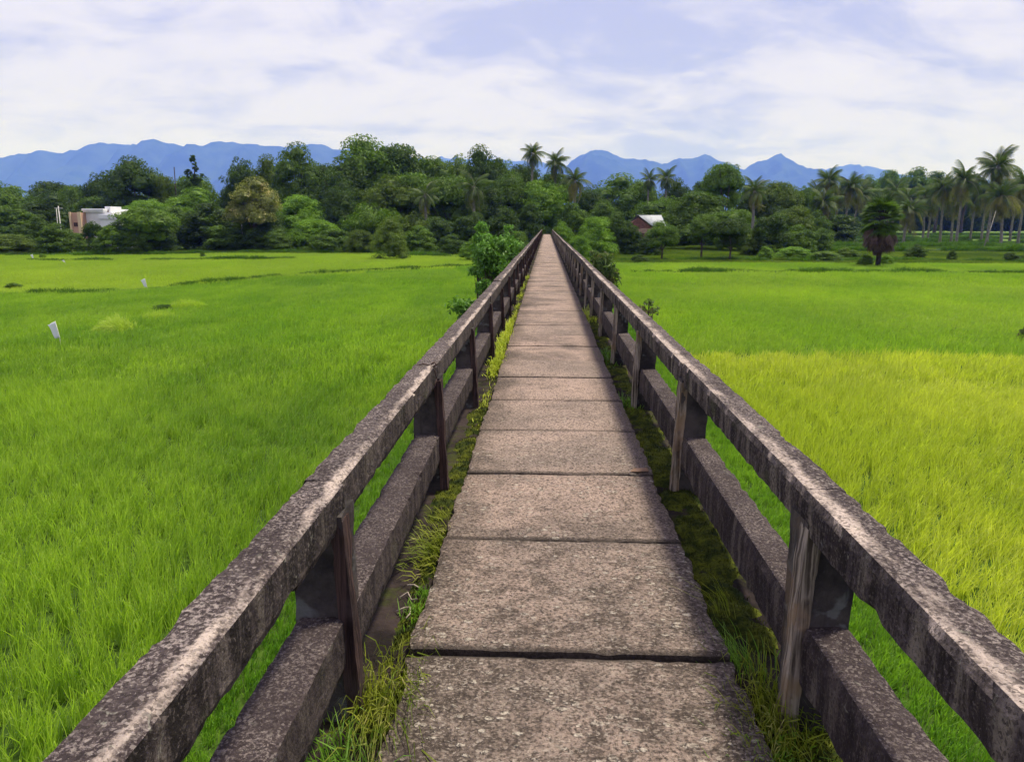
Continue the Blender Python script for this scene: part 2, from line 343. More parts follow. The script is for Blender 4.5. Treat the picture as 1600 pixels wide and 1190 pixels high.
def mountain(name, prof, Y, depth, label, amp=26):
    xs = [p[0] for p in prof]
    V = []; F = []; n = 260; rows = 26
    x0, x1 = xs[0], xs[-1]
    for j in range(rows+1):
        t_ = j/rows                                   # 0 foot towards us .. 0.55 ridge .. 1 far foot
        for i in range(n+1):
            px = x0 + (x1-x0)*i/n
            py = np.interp(px, xs, [p[1] for p in prof])
            P = at(px, py, Y); h = P.z
            prof_t = (t_/0.55)**0.85 if t_ <= 0.55 else max(0, 1-(t_-0.55)/0.45)**1.1
            y = Y + (t_-0.55)*depth
            q = Vector((P.x*0.0010, y*0.0010, 3.1))
            rid = noise.fractal(q, 0.9, 2.1, 6)
            rg = 1-abs(noise.noise(Vector((P.x*0.0022, y*0.0007, 7.7))))*2
            k = math.sin(math.pi*min(1, t_/0.55)*0.999) if t_ <= 0.55 else 0.4
            fine = noise.fractal(Vector((P.x*0.005, y*0.005, 1.0)), 0.8, 2.0, 4)*amp*0.45
            z = h*prof_t + k*(rid*h*0.24 + rg*h*0.22) + fine*min(1, prof_t*2)
            V.append((P.x*(y/Y)**0.0, y, max(z, -2) if j not in (0, rows) else -2))
    for j in range(rows):
        for i in range(n):
            a = j*(n+1)+i; F.append((a, a+1, a+n+2, a+n+1))
    o = ob(name, me_from(name, V, F, [m_hill], True)); tag(o, kind='structure'); return o
ML = [(-500, 330), (-300, 290), (-120, 268), (0, 254), (50, 242), (100, 240), (130, 229), (155, 222), (210, 227), (265, 225), (290, 230), (345, 219), (400, 225), (450, 228), (480, 227), (530, 234), (600, 244), (700, 250), (790, 256), (840, 266), (900, 290), (960, 350)]
MR = [(760, 345), (840, 292), (882, 264), (893, 250), (905, 243), (925, 238), (943, 240), (960, 244), (1010, 249), (1035, 255), (1060, 249), (1080, 246), (1112, 248), (1140, 256), (1162, 266), (1182, 253), (1194, 250), (1206, 246), (1228, 247), (1240, 252), (1262, 263), (1290, 274), (1330, 292), (1400, 322), (1480, 345)]
MF = [(1150, 330), (1230, 290), (1280, 274), (1305, 265), (1330, 258), (1352, 261), (1380, 268), (1420, 274), (1480, 279), (1560, 284), (1640, 280), (1760, 290), (1900, 330)]
MFL = [(520, 330), (600, 262), (680, 250), (760, 246), (830, 254), (900, 258), (980, 270), (1060, 300)]
mountain('mountain', ML, 11200, 3400, '', 60)
mountain('mountain', MR, 11800, 3000, '', 60)
mountain('mountain', MF, 16300, 1800, '', 30)
mountain('mountain', MFL, 16200, 1800, '', 30)

# the air: one even volume round the viewpoint and the land
hz = Geo(); hz.box(-15900, 15900, -290, 17600, -3, 1690)
haze = ob('haze', hz.mesh('haze', [])); tag(haze, kind='stuff')
mh = bpy.data.materials.new('haze_air'); mh.use_nodes = True; t = NT(mh.node_tree); t.n.clear()
pv = t.new('ShaderNodeVolumePrincipled'); pv.inputs['Color'].default_value = (0.115, 0.20, 1.0, 1); pv.inputs['Absorption Color'].default_value = (1, 1, 1, 1); pv.inputs['Density'].default_value = 0.000125
pv.inputs['Anisotropy'].default_value = 0.0
oo = t.new('ShaderNodeOutputMaterial'); t.l.new(pv.outputs[0], oo.inputs['Volume']); haze.data.materials.append(mh)

# ------------------------------------------------------------------ the bridge
ZD, ZG = 4.3-1.55, 4.3-1.625            # deck top, ledge top
BEND = 121.0
bridge = empty('footbridge', (0, 0, 0)); tag(bridge, 'long narrow concrete slab footbridge over a channel running straight through the rice fields', 'footbridge')
DX0, DX1 = -0.495, 0.685

def slab_mesh(seed, y0, y1, nx, ny, rough):
    """one cast slab: a displaced top grid with ragged edges and real sides"""
    V = []; F = []
    def P(i, j):
        u, v = i/nx, j/ny
        x = DX0+(DX1-DX0)*u; y = y0+(y1-y0)*v
        q = Vector((x*3+seed*7.1, y*3, 0.0)); e = noise.fractal(Vector((x*9+seed, y*9, seed*3.0)), 0.8, 2.1, 4)
        z = noise.noise(q)*0.004*rough + e*0.0022*rough
        ed = min(u, 1-u)*(DX1-DX0); ev = min(v, 1-v)*(y1-y0); d = min(ed, ev)
        if i in (0, nx): x += (e*0.016 + noise.noise(Vector((seed*3.3+i, y*2.2, 5)))*0.018)*rough
        if j in (0, ny): y += (e*0.006 + noise.noise(Vector((x*4, seed*5.1+j, 9)))*0.004)*rough
        z -= max(0, 0.022-d)*0.42*(0.6+0.8*abs(e))
        return (x, y, z)
    for j in range(ny+1):
        for i in range(nx+1): V.append(P(i, j))
    for j in range(ny):
        for i in range(nx):
            a = j*(nx+1)+i; F.append((a, a+1, a+nx+2, a+nx+1))
    ring = [i for i in range(nx+1)] + [j*(nx+1)+nx for j in range(1, ny+1)] + [ny*(nx+1)+i for i in range(nx-1, -1, -1)] + [j*(nx+1) for j in range(ny-1, 0, -1)]
    b = len(V)
    for r_ in ring: x, y, z = V[r_]; V.append((x, y, -0.105))
    m = len(ring)
    for k in range(m): F.append((ring[k], b+k, b+(k+1) % m, ring[(k+1) % m]))
    F.append(tuple(reversed(range(b, b+m))))
    return V, F
far_slabs = []
for k in range(4):
    V, F = slab_mesh(50+k, -0.517, 0.517, 6, 6, 0.8); far_slabs.append(me_from('slab', V, F, [m_deck], False))
PITCHS = 1.05; Y0 = 2.58 - 3*PITCHS
k = 0; y = Y0
while y < BEND:
    gap = (0.019 if y < 4.4 else 0.010) + 0.008*rnd.random()
    if y < 7.8:
        nx, ny = (56, 50) if y < 5 else (34, 26)
        V, F = slab_mesh(k+1, -PITCHS/2+gap/2, PITCHS/2-gap/2, nx, ny, 1.0)
        me = me_from('slab', V, F, [m_deck], False)
    else: me = far_slabs[k % 4]
    s = ob('slab', me, bridge, (rnd.uniform(-.008, .008), y+PITCHS/2, ZD+rnd.uniform(-.005, .004)), (rnd.uniform(-.003, .003), rnd.uniform(-.003, .003), rnd.uniform(-.005, .005)))
    y += PITCHS; k += 1

# trough under the slabs, its side walls carry the ledges and the railings; cross beams and piers below
tr = Geo(); y0, y1 = -3.0, BEND+1
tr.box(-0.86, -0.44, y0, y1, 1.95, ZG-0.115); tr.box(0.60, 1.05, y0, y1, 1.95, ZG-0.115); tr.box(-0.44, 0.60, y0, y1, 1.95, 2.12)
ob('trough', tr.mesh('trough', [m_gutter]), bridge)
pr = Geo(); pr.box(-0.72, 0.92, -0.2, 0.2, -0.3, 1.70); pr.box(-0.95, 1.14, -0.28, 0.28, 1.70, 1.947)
pm = pr.mesh('pier', [m_gutter])
for i in range(16): ob('pier', pm, bridge, (0, 1.2+8.0*i, 0))
def ledge_mesh(seed, x0, x1, L, n=40, nxx=10):
    V = []; F = []
    for j in range(n+1):
        for i in range(nxx+1):
            x = x0+(x1-x0)*i/nxx; y = -L/2+0.004+(L-0.008)*j/n
            e = noise.fractal(Vector((x*6+seed, y*6, seed*2.0)), 0.8, 2.1, 5)
            V.append((x, y, e*0.012))
    for j in range(n):
        for i in range(nxx): a = j*(nxx+1)+i; F.append((a, a+1, a+nxx+2, a+nxx+1))
    ring = [i for i in range(nxx+1)] + [j*(nxx+1)+nxx for j in range(1, n+1)] + [n*(nxx+1)+i for i in range(nxx-1, -1, -1)] + [j*(nxx+1) for j in range(n-1, 0, -1)]
    b = len(V)
    for r_ in ring: V.append((V[r_][0], V[r_][1], -0.112))
    for k2 in range(len(ring)): F.append((ring[k2], b+k2, b+(k2+1) % len(ring), ring[(k2+1) % len(ring)]))
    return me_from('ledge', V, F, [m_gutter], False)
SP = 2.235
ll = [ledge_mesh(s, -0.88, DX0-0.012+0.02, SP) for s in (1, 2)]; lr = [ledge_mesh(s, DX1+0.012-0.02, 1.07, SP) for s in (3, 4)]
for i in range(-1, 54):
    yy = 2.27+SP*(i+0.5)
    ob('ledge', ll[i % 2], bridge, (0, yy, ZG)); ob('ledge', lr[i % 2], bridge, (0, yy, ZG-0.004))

# railings -------------------------------------------------------------
def beam_mesh(name, seed, x0, x1, z0, z1, L, step, mat, amp=1.0, nper=6):
    """rough cast beam along y with rounded, chipped arrises"""
    prof = []
    w_, h_ = x1-x0, z1-z0; cx, cz = (x0+x1)/2, (z0+z1)/2; r = 0.010
    def side(ax, az, bx, bz):
        for q in range(nper):
            s_ = q/nper; prof.append((ax+(bx-ax)*s_, az+(bz-az)*s_))
    side(x0+r, z1, x1-r, z1); side(x1, z1-r, x1, z0+r); side(x1-r, z0, x0+r, z0); side(x0, z0+r, x0, z1-r)
    corners = [(x0, z1), (x1, z1), (x1, z0), (x0, z0)]
    n = max(2, int(L/step)); V = []; F = []; m = len(prof)
    for j in range(n+1):
        y = -L/2+L*j/n
        for (px, pz) in prof:
            d = min(math.hypot(px-a, pz-b_) for a, b_ in corners)
            e = noise.fractal(Vector((px*11+seed*3.7, y*11, pz*11)), 0.75, 2.1, 5)
            e2 = noise.noise(Vector((px*1.7, y*1.9+seed*9, pz*1.7)))*.45
            chip = max(0, noise.fractal(Vector((y*9, seed*4.1+px*4, pz*4)), .9, 2.2, 3)-0.22)*0.034*max(0, 1-d/0.026)
            dx, dz = px-cx, pz-cz; l = math.hypot(dx/w_, dz/h_) or 1
            off = (e*0.0045+e2*0.004)*amp - chip*amp
            nx_, nz_ = dx/w_/l, dz/h_/l
            V.append((px+nx_*off, y, pz+nz_*off))
    for j in range(n):
        for q in range(m):
            a = j*m+q; b_ = j*m+(q+1) % m; F.append((a, b_, b_+m, a+m))
    F.append(tuple(range(m))); F.append(tuple(reversed(range(n*m, n*m+m))))
    return me_from(name, V, F, [mat], False)
def post_mesh(seed, x0, x1, y0, y1, h, mat, n=26):
    V = []; F = []; prof = []
    for q in range(5): prof.append((x0+(x1-x0)*q/5, y0))
    for q in range(4): prof.append((x1, y0+(y1-y0)*q/4))
    for q in range(5): prof.append((x1-(x1-x0)*q/5, y1))
    for q in range(4): prof.append((x0, y1-(y1-y0)*q/4))
    m = len(prof)
    for j in range(n+1):
        z = h*j/n; fl = 1.0
        for (px, py) in prof:
            e = noise.fractal(Vector((px*12+seed*5, py*12, z*9)), 0.8, 2.1, 4)
            o_ = e*0.006
            cx, cy = (x0+x1)/2, (y0+y1)/2
            V.append((px+(px-cx)/abs(x1-x0)*2*o_, py+(py-cy)/abs(y1-y0)*2*o_, z))
    for j in range(n):
        for q in range(m):
            a = j*m+q; b_ = j*m+(q+1) % m; F.append((a, b_, b_+m, a+m))
    F.append(tuple(reversed(range(m)))); F.append(tuple(range(n*m, n*m+m)))
    return me_from('post', V, F, [mat], False)
ZT = 4.3-0.82
def railing(label, xi, xo, pin, pout, li, lo, mat, pmat, bmat, sgn, thick):
    rt = empty('railing', ((xi+xo)/2, 2.27, ZG)); tag(rt, label, 'railing', 'concrete railings along the footbridge')
    ox, oy, oz = rt.location
    ux0, ux1 = sorted((xi, xo)); lx0, lx1 = sorted((li, lo)); px0, px1 = sorted((pin, pout))
    near_u = [beam_mesh('upper_rail', 10*s+sgn, ux0-ox, ux1-ox, -thick, 0, SP-0.004, 0.022, mat, 1.0, 7) for s in range(4)]
    far_u = [beam_mesh('upper_rail', 77*s+sgn, ux0-ox, ux1-ox, -thick, 0, SP-0.004, 0.16, mat, 0.9, 2) for s in range(3)]
    lmat = m_lowL if sgn < 0 else m_lowR
    near_l = [beam_mesh('lower_rail', 21*s+sgn+3, lx0-ox, lx1-ox, -0.20, 0, SP-0.004, 0.026, lmat, 1.3, 6) for s in range(3)]
    far_l = [beam_mesh('lower_rail', 5*s+sgn+3, lx0-ox, lx1-ox, -0.20, 0, SP-0.004, 0.2, lmat, 1.0, 2) for s in range(2)]
    H = ZT-ZG-0.075
    bi, bo = sorted((pin-ox+sgn*.004, pin-ox-sgn*0.040))
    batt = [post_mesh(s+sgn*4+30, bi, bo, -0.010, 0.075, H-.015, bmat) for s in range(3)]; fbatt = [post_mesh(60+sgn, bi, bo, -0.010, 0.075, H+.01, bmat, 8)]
    for me_ in batt+fbatt:
        for v_ in me_.vertices:                      # the top runs out into the face of the beam
            v_.co.x += sgn*.034*max(0, v_.co.z)/H
    for me_ in batt+fbatt: me_.name = 'batten'
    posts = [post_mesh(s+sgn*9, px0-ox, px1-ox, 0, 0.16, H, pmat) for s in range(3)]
    fposts = [post_mesh(s+sgn*9, px0-ox, px1-ox, 0, 0.16, H, pmat, 5) for s in range(2)]
    for i in range(-1, 53):
        y = SP*i; near = i < 5
        jit = rnd.uniform(-.006, .006); wbx = noise.noise(Vector((i*.37, sgn*3.1, 0)))*.02*min(1, max(0, i)/3); wbz = noise.noise(Vector((i*.31, sgn*7.7, 5)))*.022*min(1, max(0, i)/3)
        ob('upper_rail', near_u[i % 4] if near else far_u[i % 3], rt, (jit+wbx, y+SP/2+0.08, ZT-oz+wbz+rnd.uniform(-.006, .006)), (rnd.uniform(-.002, .002), 0, rnd.uniform(-.002, .002)))
        ob('lower_rail', near_l[i % 3] if near else far_l[i % 2], rt, (wbx+rnd.uniform(-.010, .010), y+SP/2+0.08, 4.3-1.25-oz+rnd.uniform(-.008, .008)), (0, 0, rnd.uniform(-.003, .003)))
        ob('post', posts[i % 3] if near else fposts[i % 2], rt, (wbx+rnd.uniform(-.005, .005), y, -0.012), (0, rnd.uniform(-.008, .008), 0))
        ob('batten', batt[i % 3] if near else fbatt[0], rt, (wbx+rnd.uniform(-.006, .006), y, -0.012), (rnd.uniform(-.01, .01), rnd.uniform(-.004, .004), rnd.uniform(-.05, .05)))
    return rt
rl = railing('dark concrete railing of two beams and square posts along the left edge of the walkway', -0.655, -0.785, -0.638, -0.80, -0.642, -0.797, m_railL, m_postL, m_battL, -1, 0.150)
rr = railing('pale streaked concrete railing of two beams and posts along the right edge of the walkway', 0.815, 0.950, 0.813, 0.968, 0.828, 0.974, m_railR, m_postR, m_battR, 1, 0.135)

# ------------------------------------------------------------------ grass blades
def blades(n, area, hmin, hmax, w_, lean, leanvar, droop, clump=0.0, nclump=0, seg=3):
    """numpy blade soup: returns verts, faces. lean = wind direction vector (x, y)"""
    if nclump:
        cx = nr.uniform(-area/2, area/2, (nclump, 2)); idx = nr.randint(0, nclump, n)
        root = cx[idx] + nr.normal(0, clump, (n, 2)); cdir = root-cx[idx]
    else: root = nr.uniform(-area/2, area/2, (n, 2)); cdir = nr.normal(0, 0.01, (n, 2))
    h = nr.uniform(hmin, hmax, n)
    ang = nr.uniform(0, 2*math.pi, n)
    d = np.stack([np.cos(ang), np.sin(ang)], 1)*leanvar*nr.uniform(0.2, 1, (n, 1)) + np.array(lean)*nr.uniform(0.5, 1.3, (n, 1)) + cdir*2.0
    wang = nr.uniform(0, math.pi, n); wd = np.stack([np.cos(wang), np.sin(wang), np.zeros(n)], 1)
    ts = [0.0, 0.45, 0.8, 1.0] if seg == 3 else [0.0, 0.6, 1.0]
    ws = [0.8, 1.0, 0.65, 0.0] if seg == 3 else [0.9, 0.9, 0.0]
    V = []
    for t_, q in zip(ts, ws):
        p = np.zeros((n, 3)); p[:, :2] = root + d*(t_**1.7)[None] if False else root + d*(t_**1.7)
        p[:, :2] = root + d*h[:, None]*(t_**1.7)
        p[:, 2] = h*(t_ - droop*nr.uniform(0.3, 1.2, n)*t_**3)
        if q > 0: V.append(p-wd*w_*q/2); V.append(p+wd*w_*q/2)
        else: V.append(p)
    V = np.stack(V, 1).reshape(-1, 3); m = 2*(len(ts)-1)+1
    b = np.arange(n)*m; F = []
    for s_ in range(len(ts)-2):
        F.append(np.stack([b+2*s_, b+2*s_+1, b+2*s_+3, b+2*s_+2], 1))
    last = 2*(len(ts)-2)
    T = np.stack([b+last, b+last+1, b+last+2], 1)
    return V, [tuple(x) for q in F for x in q.tolist()] + [tuple(x) for x in T.tolist()]

def protos(colname, meshes):
    col = bpy.data.collections.new(colname)
    for i, me in enumerate(meshes):
        col.objects.link(bpy.data.objects.new(f'{colname}_{i}', me))
    return col
def scatter(name, pts, rots, scls, idxs, col, kind='stuff', label=None):
    """one object that instances the tufts of a collection on its points"""
    me = bpy.data.meshes.new(name); me.from_pydata([tuple(p) for p in pts], [], [])
    a = me.attributes.new('rot', 'FLOAT_VECTOR', 'POINT'); a.data.foreach_set('vector', np.array(rots, dtype=np.float32).ravel())
    a = me.attributes.new('scl', 'FLOAT_VECTOR', 'POINT'); a.data.foreach_set('vector', np.array(scls, dtype=np.float32).ravel())
    a = me.attributes.new('idx', 'INT', 'POINT'); a.data.foreach_set('value', np.array(idxs, dtype=np.int32))
    o = ob(name, me); tag(o, label, kind=kind)
    ng = bpy.data.node_groups.new(name+'_nodes', 'GeometryNodeTree')
    ng.interface.new_socket('Geometry', in_out='INPUT', socket_type='NodeSocketGeometry')
    ng.interface.new_socket('Geometry', in_out='OUTPUT', socket_type='NodeSocketGeometry')
    n = ng.nodes; l = ng.links
    gi, go = n.new('NodeGroupInput'), n.new('NodeGroupOutput')
    iop = n.new('GeometryNodeInstanceOnPoints'); ci = n.new('GeometryNodeCollectionInfo')
    ci.inputs['Collection'].default_value = col; ci.inputs['Separate Children'].default_value = True; ci.inputs['Reset Children'].default_value = True
    def attr(nm, ty):
        q = n.new('GeometryNodeInputNamedAttribute'); q.data_type = ty; q.inputs['Name'].default_value = nm; return q.outputs['Attribute']
    l.new(gi.outputs[0], iop.inputs['Points']); l.new(ci.outputs[0], iop.inputs['Instance'])
    iop.inputs['Pick Instance'].default_value = True
    l.new(attr('idx', 'INT'), iop.inputs['Instance Index'])
    l.new(attr('rot', 'FLOAT_VECTOR'), iop.inputs['Rotation']); l.new(attr('scl', 'FLOAT_VECTOR'), iop.inputs['Scale'])
    l.new(iop.outputs[0], go.inputs[0])
    md = o.modifiers.new('scatter', 'NODES'); md.node_group = ng
    return o

def in_view(x, y, margin=2.0):
    return abs(x + y*0.044) < y*0.70 + margin
def zone_patches(name, mat, x0f, x1f, ya, yb, hs=1.0, dry=False, dens=1.0, label=None):
    """fill the strip x0f(y)..x1f(y), ya..yb with grass patches whose detail falls with distance"""
    def build(P, area, kind):
        out = []
        for s_ in range(3):
            if kind == 'near': v, f = blades(int(700*dens), 1.15, 0.24*hs, 0.60*hs, 0.0095, (0.16, -0.04), 0.36, 0.34, 0.030, int(44*dens))
            elif kind == 'mid': v, f = blades(int(1050*dens), 2.2, 0.32*hs, 0.56*hs, 0.020, (0.16, -0.04), 0.32, 0.28, 0.06, int(150*dens), seg=2)
            else: v, f = blades(int(1500*dens), 4.4, 0.34*hs, 0.56*hs, 0.045, (0.14, -0.02), 0.28, 0.2, seg=2)
            out.append(me_from(name+'_blades', v, f, [mat]))
        return protos(name+'_'+kind, out)
    for kind, a, b, st in (('near', ya, min(yb, 19), 1.0), ('mid', max(ya, 19), min(yb, 52), 2.0), ('far', max(ya, 52), yb, 4.0)):
        if b <= a: continue
        pts = []; rots = []; scl = []; ids = []
        nrow = max(1, round((b-a)/st)); sy = (b-a)/nrow
        for r_ in range(nrow):
            y = a+sy*(r_+0.5); xa, xb = x0f(y), x1f(y)
            lim = y*0.72+3
            xa, xb = max(xa, -lim-y*0.05), min(xb, lim)
            if xb-xa < 0.2: continue
            nc = max(1, round((xb-xa)/st)); sx = (xb-xa)/nc
            for c in range(nc):
                x = xa+sx*(c+0.5)
                wv = noise.noise(Vector((x*0.16, y*0.10, 2.0)))
                pts.append((x, y, 0)); rots.append((0, 0, wv*1.5+rnd.uniform(-.25, .25)))
                g = 1+0.34*noise.noise(Vector((x*0.33, y*0.33, 9)))
                scl.append((sx/st if sx < st else 1, sy/st if sy < st else 1, g)); ids.append(rnd.randrange(3))
        if pts: scatter(name, pts, rots, scl, ids, build(None, st, kind), label=label)
BL = -3.1; BR = lambda y: 4.4
def bund2(y_or_x):                                     # the bund that slants away to the right on the left side: y as a function of x
    return 0
# bund2 runs from (x at px0) to the bridge: as y(x)
def ycan(px, py): p = ground_at(px, py, 0.45); return p
A2 = [ycan(0, 452), ycan(200, 447), ycan(300, 440), ycan(430, 429), ycan(740, 412)]
def y2(x): return float(np.interp(x, [p.x for p in A2], [p.y for p in A2]))
def x_of_y2(y): return float(np.interp(y, [p.y for p in A2], [p.x for p in A2]))
Y1 = 25.0
big = lambda y: 1e6
zone_patches('rice_field', G_L1, lambda y: -1e6, lambda y: BL, 2.2, Y1, 1.04)
zone_patches('rice_field', G_L2, lambda y: max(-1e6, x_of_y2(y) if y > A2[0].y else -1e6), lambda y: BL, Y1+0.3, A2[-1].y, 0.9)
zone_patches('rice_field', G_L3, lambda y: -1e6, lambda y: (x_of_y2(y) if y < A2[-1].y else BL), A2[0].y, 108, 0.9)
zone_patches('rice_field', G_R1, BR, lambda y: 1e6, 2.6, Y1-0.6, 1.08)
zone_patches('rice_field', G_R2, BR, lambda y: 1e6, Y1, 68, 0.85)
zone_patches('rice_field', G_R2, lambda y: 2.4, lambda y: 1e6, 68.6, 84, 0.85)
zone_patches('meadow_grass', G_ST, lambda y: BL+0.1, lambda y: -0.9, 2.2, 60, 0.40, dens=2.6)
zone_patches('meadow_grass', G_ST, lambda y: 1.1, lambda y: BR(y)-0.1, 2.2, 68, 0.40, dens=2.6)
zone_patches('rough_grass', G_RG, lambda y: 1.5, lambda y: 1e6, 84, 150, 0.9)
zone_patches('rough_grass', G_RG, lambda y: -1e6, lambda y: -1.2, 108, 128, 0.9)

# bunds between the plots: low earth ridges with darker grass
def bund(pts, h=0.42, wd=0.5, grow=0.55, dens=5):
    pl = [Vector((p.x, p.y, 0)) for p in pts]; V = []; F = []; tp = []; rt_ = []; sl = []; ii = []
    samples = []
    for a, b in zip(pl, pl[1:]):
        n = max(1, int((b-a).length/1.2))
        for i in range(n): samples.append(a.lerp(b, i/n))
    samples.append(pl[-1])
    for i, p in enumerate(samples):
        d = (samples[min(i+1, len(samples)-1)]-samples[max(i-1, 0)]).normalized(); nrm = Vector((-d.y, d.x, 0))
        wig = noise.noise(p*0.2)*0.5
        for s_, z in ((-wd, -0.05), (-wd*0.5, h*0.8), (wd*0.5, h*0.8), (wd, -0.05)):
            q = p+nrm*(s_+wig); V.append((q.x, q.y, z*(1+0.3*noise.noise(q))))
        for _ in range(dens):
            q = p+nrm*(rnd.uniform(-wd, wd)+wig)+d*rnd.uniform(-.6, .6)
            den = noise.noise(Vector((q.x*0.25, q.y*0.25, 4)))
            if den < -0.25: continue
            tp.append((q.x, q.y, h*0.6)); rt_.append((0, 0, rnd.uniform(0, 6.28))); g = (0.7+0.9*max(0, den+0.2))*grow; sl.append((g, g, g*rnd.uniform(.7, 1.2))); ii.append(rnd.randrange(3))
    for i in range(len(samples)-1):
        for k in range(3): a = i*4+k; F.append((a, a+1, a+5, a+4))
    o = ob('bund', me_from('bund', V, F, [G_DK])); tag(o, kind='structure')
    scatter('bund_grass', tp, rt_, sl, ii, bundcol)
bl_ = []
for s_ in range(3):
    v, f = blades(90, 0.9, 0.25, 0.7, 0.03, (0, 0), 0.5, 0.3, 0.2, 8, seg=2); bl_.append(me_from('bund_tuft', v, f, [G_DK]))
bundcol = protos('bund_tufts', bl_)
def G(px, py): return ground_at(px, py, 0.4)
bund([G(-60, 453), G(130, 452), G(205, 448), G(300, 440), G(430, 428), G(560, 420), G(745, 412)], 0.30, 0.4, 0.7)
bund([G(-60, 404), G(150, 405), G(290, 404), G(450, 402)], 0.35, 0.4, 0.8)
bund([G(250, 396), G(400, 392), G(560, 394), G(745, 400)], 0.35, 0.5, 1.0)
bund([G(-60, 398), G(100, 397), G(250, 396)], 0.35, 0.5, 1.0)
bund([G(980, 404), G(1100, 404), G(1180, 403)], 0.35, 0.5, 0.8)
bund([G(1000, 421), G(1150, 421), G(1300, 421), G(1420, 421), G(1620, 424)], 0.3, 0.5, .7)
bund([G(1180, 405), G(1290, 406), G(1400, 404), G(1640, 408)], 0.35, 0.6, 1.0)
for yy, a in ((366, 1290), (371, 1285), (377, 1280), (384, 1290), (391, 1285)):
    bund([ground_at(a, yy, 0.4), ground_at(1460, yy+.3, 0.4), ground_at(1660, yy+.6, 0.4)], 0.7, 0.7, 1.6, 3)

# ------------------------------------------------------------------ foliage prototypes
def leaf_cloud(seed, lobes, nleaf, size, flat=0.0, droop=0.0, narrow=0.55, jitter=0.55, deep=0.0):
    """leaves spread over the outsides of many lobes; returns verts, faces"""
    g = np.random.RandomState(seed); Vs = []; k = 0
    tot = sum(l[3]**2 for l in lobes)
    for (cx, cy, cz, r, fz) in lobes:
        n = max(12, int(nleaf*r*r/tot))
        u = g.normal(0, 1, (n, 3)); u /= np.linalg.norm(u, axis=1)[:, None]
        u[:, 2] = np.where(u[:, 2] < -0.35, -u[:, 2], u[:, 2])
        rr = r*(0.72-deep+(0.40+deep*1.7)*g.rand(n)**0.7)
        c = np.array([cx, cy, cz]) + u*rr[:, None]*np.array([1, 1, fz])
        nn = u*1.0 + g.normal(0, jitter, (n, 3)) + np.array([0, 0, 0.35]); nn /= np.linalg.norm(nn, axis=1)[:, None]
        t1 = np.cross(nn, g.normal(0, 1, (n, 3))); t1[:, 2] -= droop; t1 -= nn*(t1*nn).sum(1)[:, None]
        t1 /= np.linalg.norm(t1, axis=1)[:, None]; t2 = np.cross(nn, t1)
        s = size*(0.6+0.8*g.rand(n))[:, None]
        Vs.append(np.stack([c-t1*s*0.6, c-t2*s*narrow*0.5+nn*s*0.10, c+t1*s*0.75-nn*s*0.12, c+t2*s*narrow*0.5+nn*s*0.10], 1).reshape(-1, 3))
    V = np.concatenate(Vs); n = len(V)//4; b = np.arange(n)*4
    F = np.stack([b, b+1, b+2, b+3], 1)
    return V, F
def ico(c, r, fz, seed):
    import itertools
    V = []; F = []
    nlat, nlon = 4, 7
    for i in range(nlat+1):
        th = math.pi*i/nlat
        for j in range(nlon):
            ph = 2*math.pi*j/nlon
            k = 1+0.25*noise.noise(Vector((i*1.3, j*1.7, seed)))
            V.append((c[0]+r*k*math.sin(th)*math.cos(ph), c[1]+r*k*math.sin(th)*math.sin(ph), c[2]+r*k*fz*math.cos(th)))
    for i in range(nlat):
        for j in range(nlon): F.append((i*nlon+j, (i+1)*nlon+j, (i+1)*nlon+(j+1) % nlon, i*nlon+(j+1) % nlon))
    return V, F
def crown(seed, n, style='round', nleaf=7000, size=0.055, core=0.62):
    """crown in a box of width 2 and height 2, its base at z = 0"""
    g = random.Random(seed); lobes = []
    for i in range(n):
        for _ in range(50):
            x, y, z = g.uniform(-1, 1), g.uniform(-1, 1), g.uniform(0, 1)
            rr = math.hypot(x, y)
            if style == 'round': ok = rr < math.sqrt(max(0, 1-(2*z-0.85)**2))*0.80 + 0.02 and (rr > 0.28 or z > 0.6)
            elif style == 'bush': ok = rr < math.sqrt(max(0, 1-z*z))*0.85 and (rr > 0.3 or z > 0.5)
            elif style == 'umbrella': ok = rr < 0.85*math.sqrt(max(0, 1-(z*1.0)**2)) and z > 0.15
            elif style == 'tall': ok = rr < 0.7*math.sin(math.pi*min(1, 0.12+z*0.85))+0.05
            else: ok = rr < 0.8
            if ok: break
        r = g.uniform(0.20, 0.38)*(1.15 if style in ('round', 'umbrella') else .8)
        lobes.append((x*0.84, y*0.84, 0.20+z*1.58, r, g.uniform(0.65, 0.95)))
    # small outlying sprays break the outline
    for i in range(n//2):
        a = g.uniform(0, 2*math.pi); el = g.uniform(-0.1, 1.4); q = g.uniform(0.74, 0.88)
        lobes.append((math.cos(a)*math.cos(el)*q*0.9, math.sin(a)*math.cos(el)*q*0.9, 0.95+math.sin(el)*q*0.95 if style != 'bush' else 0.2+math.sin(max(el, 0))*1.65*q, g.uniform(0.10, 0.19), 0.9))
    V, F = leaf_cloud(seed, lobes, nleaf, size)
    V = V.tolist(); F = [tuple(q) for q in F.tolist()]
    for i, (x, y, z, r, fz) in enumerate(lobes[:n]):
        v, f = ico((x, y, z), r*core, fz, seed+i); b = len(V); V += v; F += [tuple(q+b for q in ff) for ff in f]
    return me_from('crown', V, F, [L_MID])
CR = {'round': [crown(101+i, 34, 'round', 8500, 0.060) for i in range(4)],
      'tall': [crown(201+i, 22, 'tall', 5200, 0.075) for i in range(2)],
      'umbrella': [crown(301+i, 36, 'umbrella', 9000, 0.060) for i in range(2)],
      'bush': [crown(401+i, 46, 'bush', 8500, 0.062, .5) for i in range(4)],
      'fine': [crown(501+i, 60, 'bush', 15000, 0.040, 0.55) for i in range(3)]}
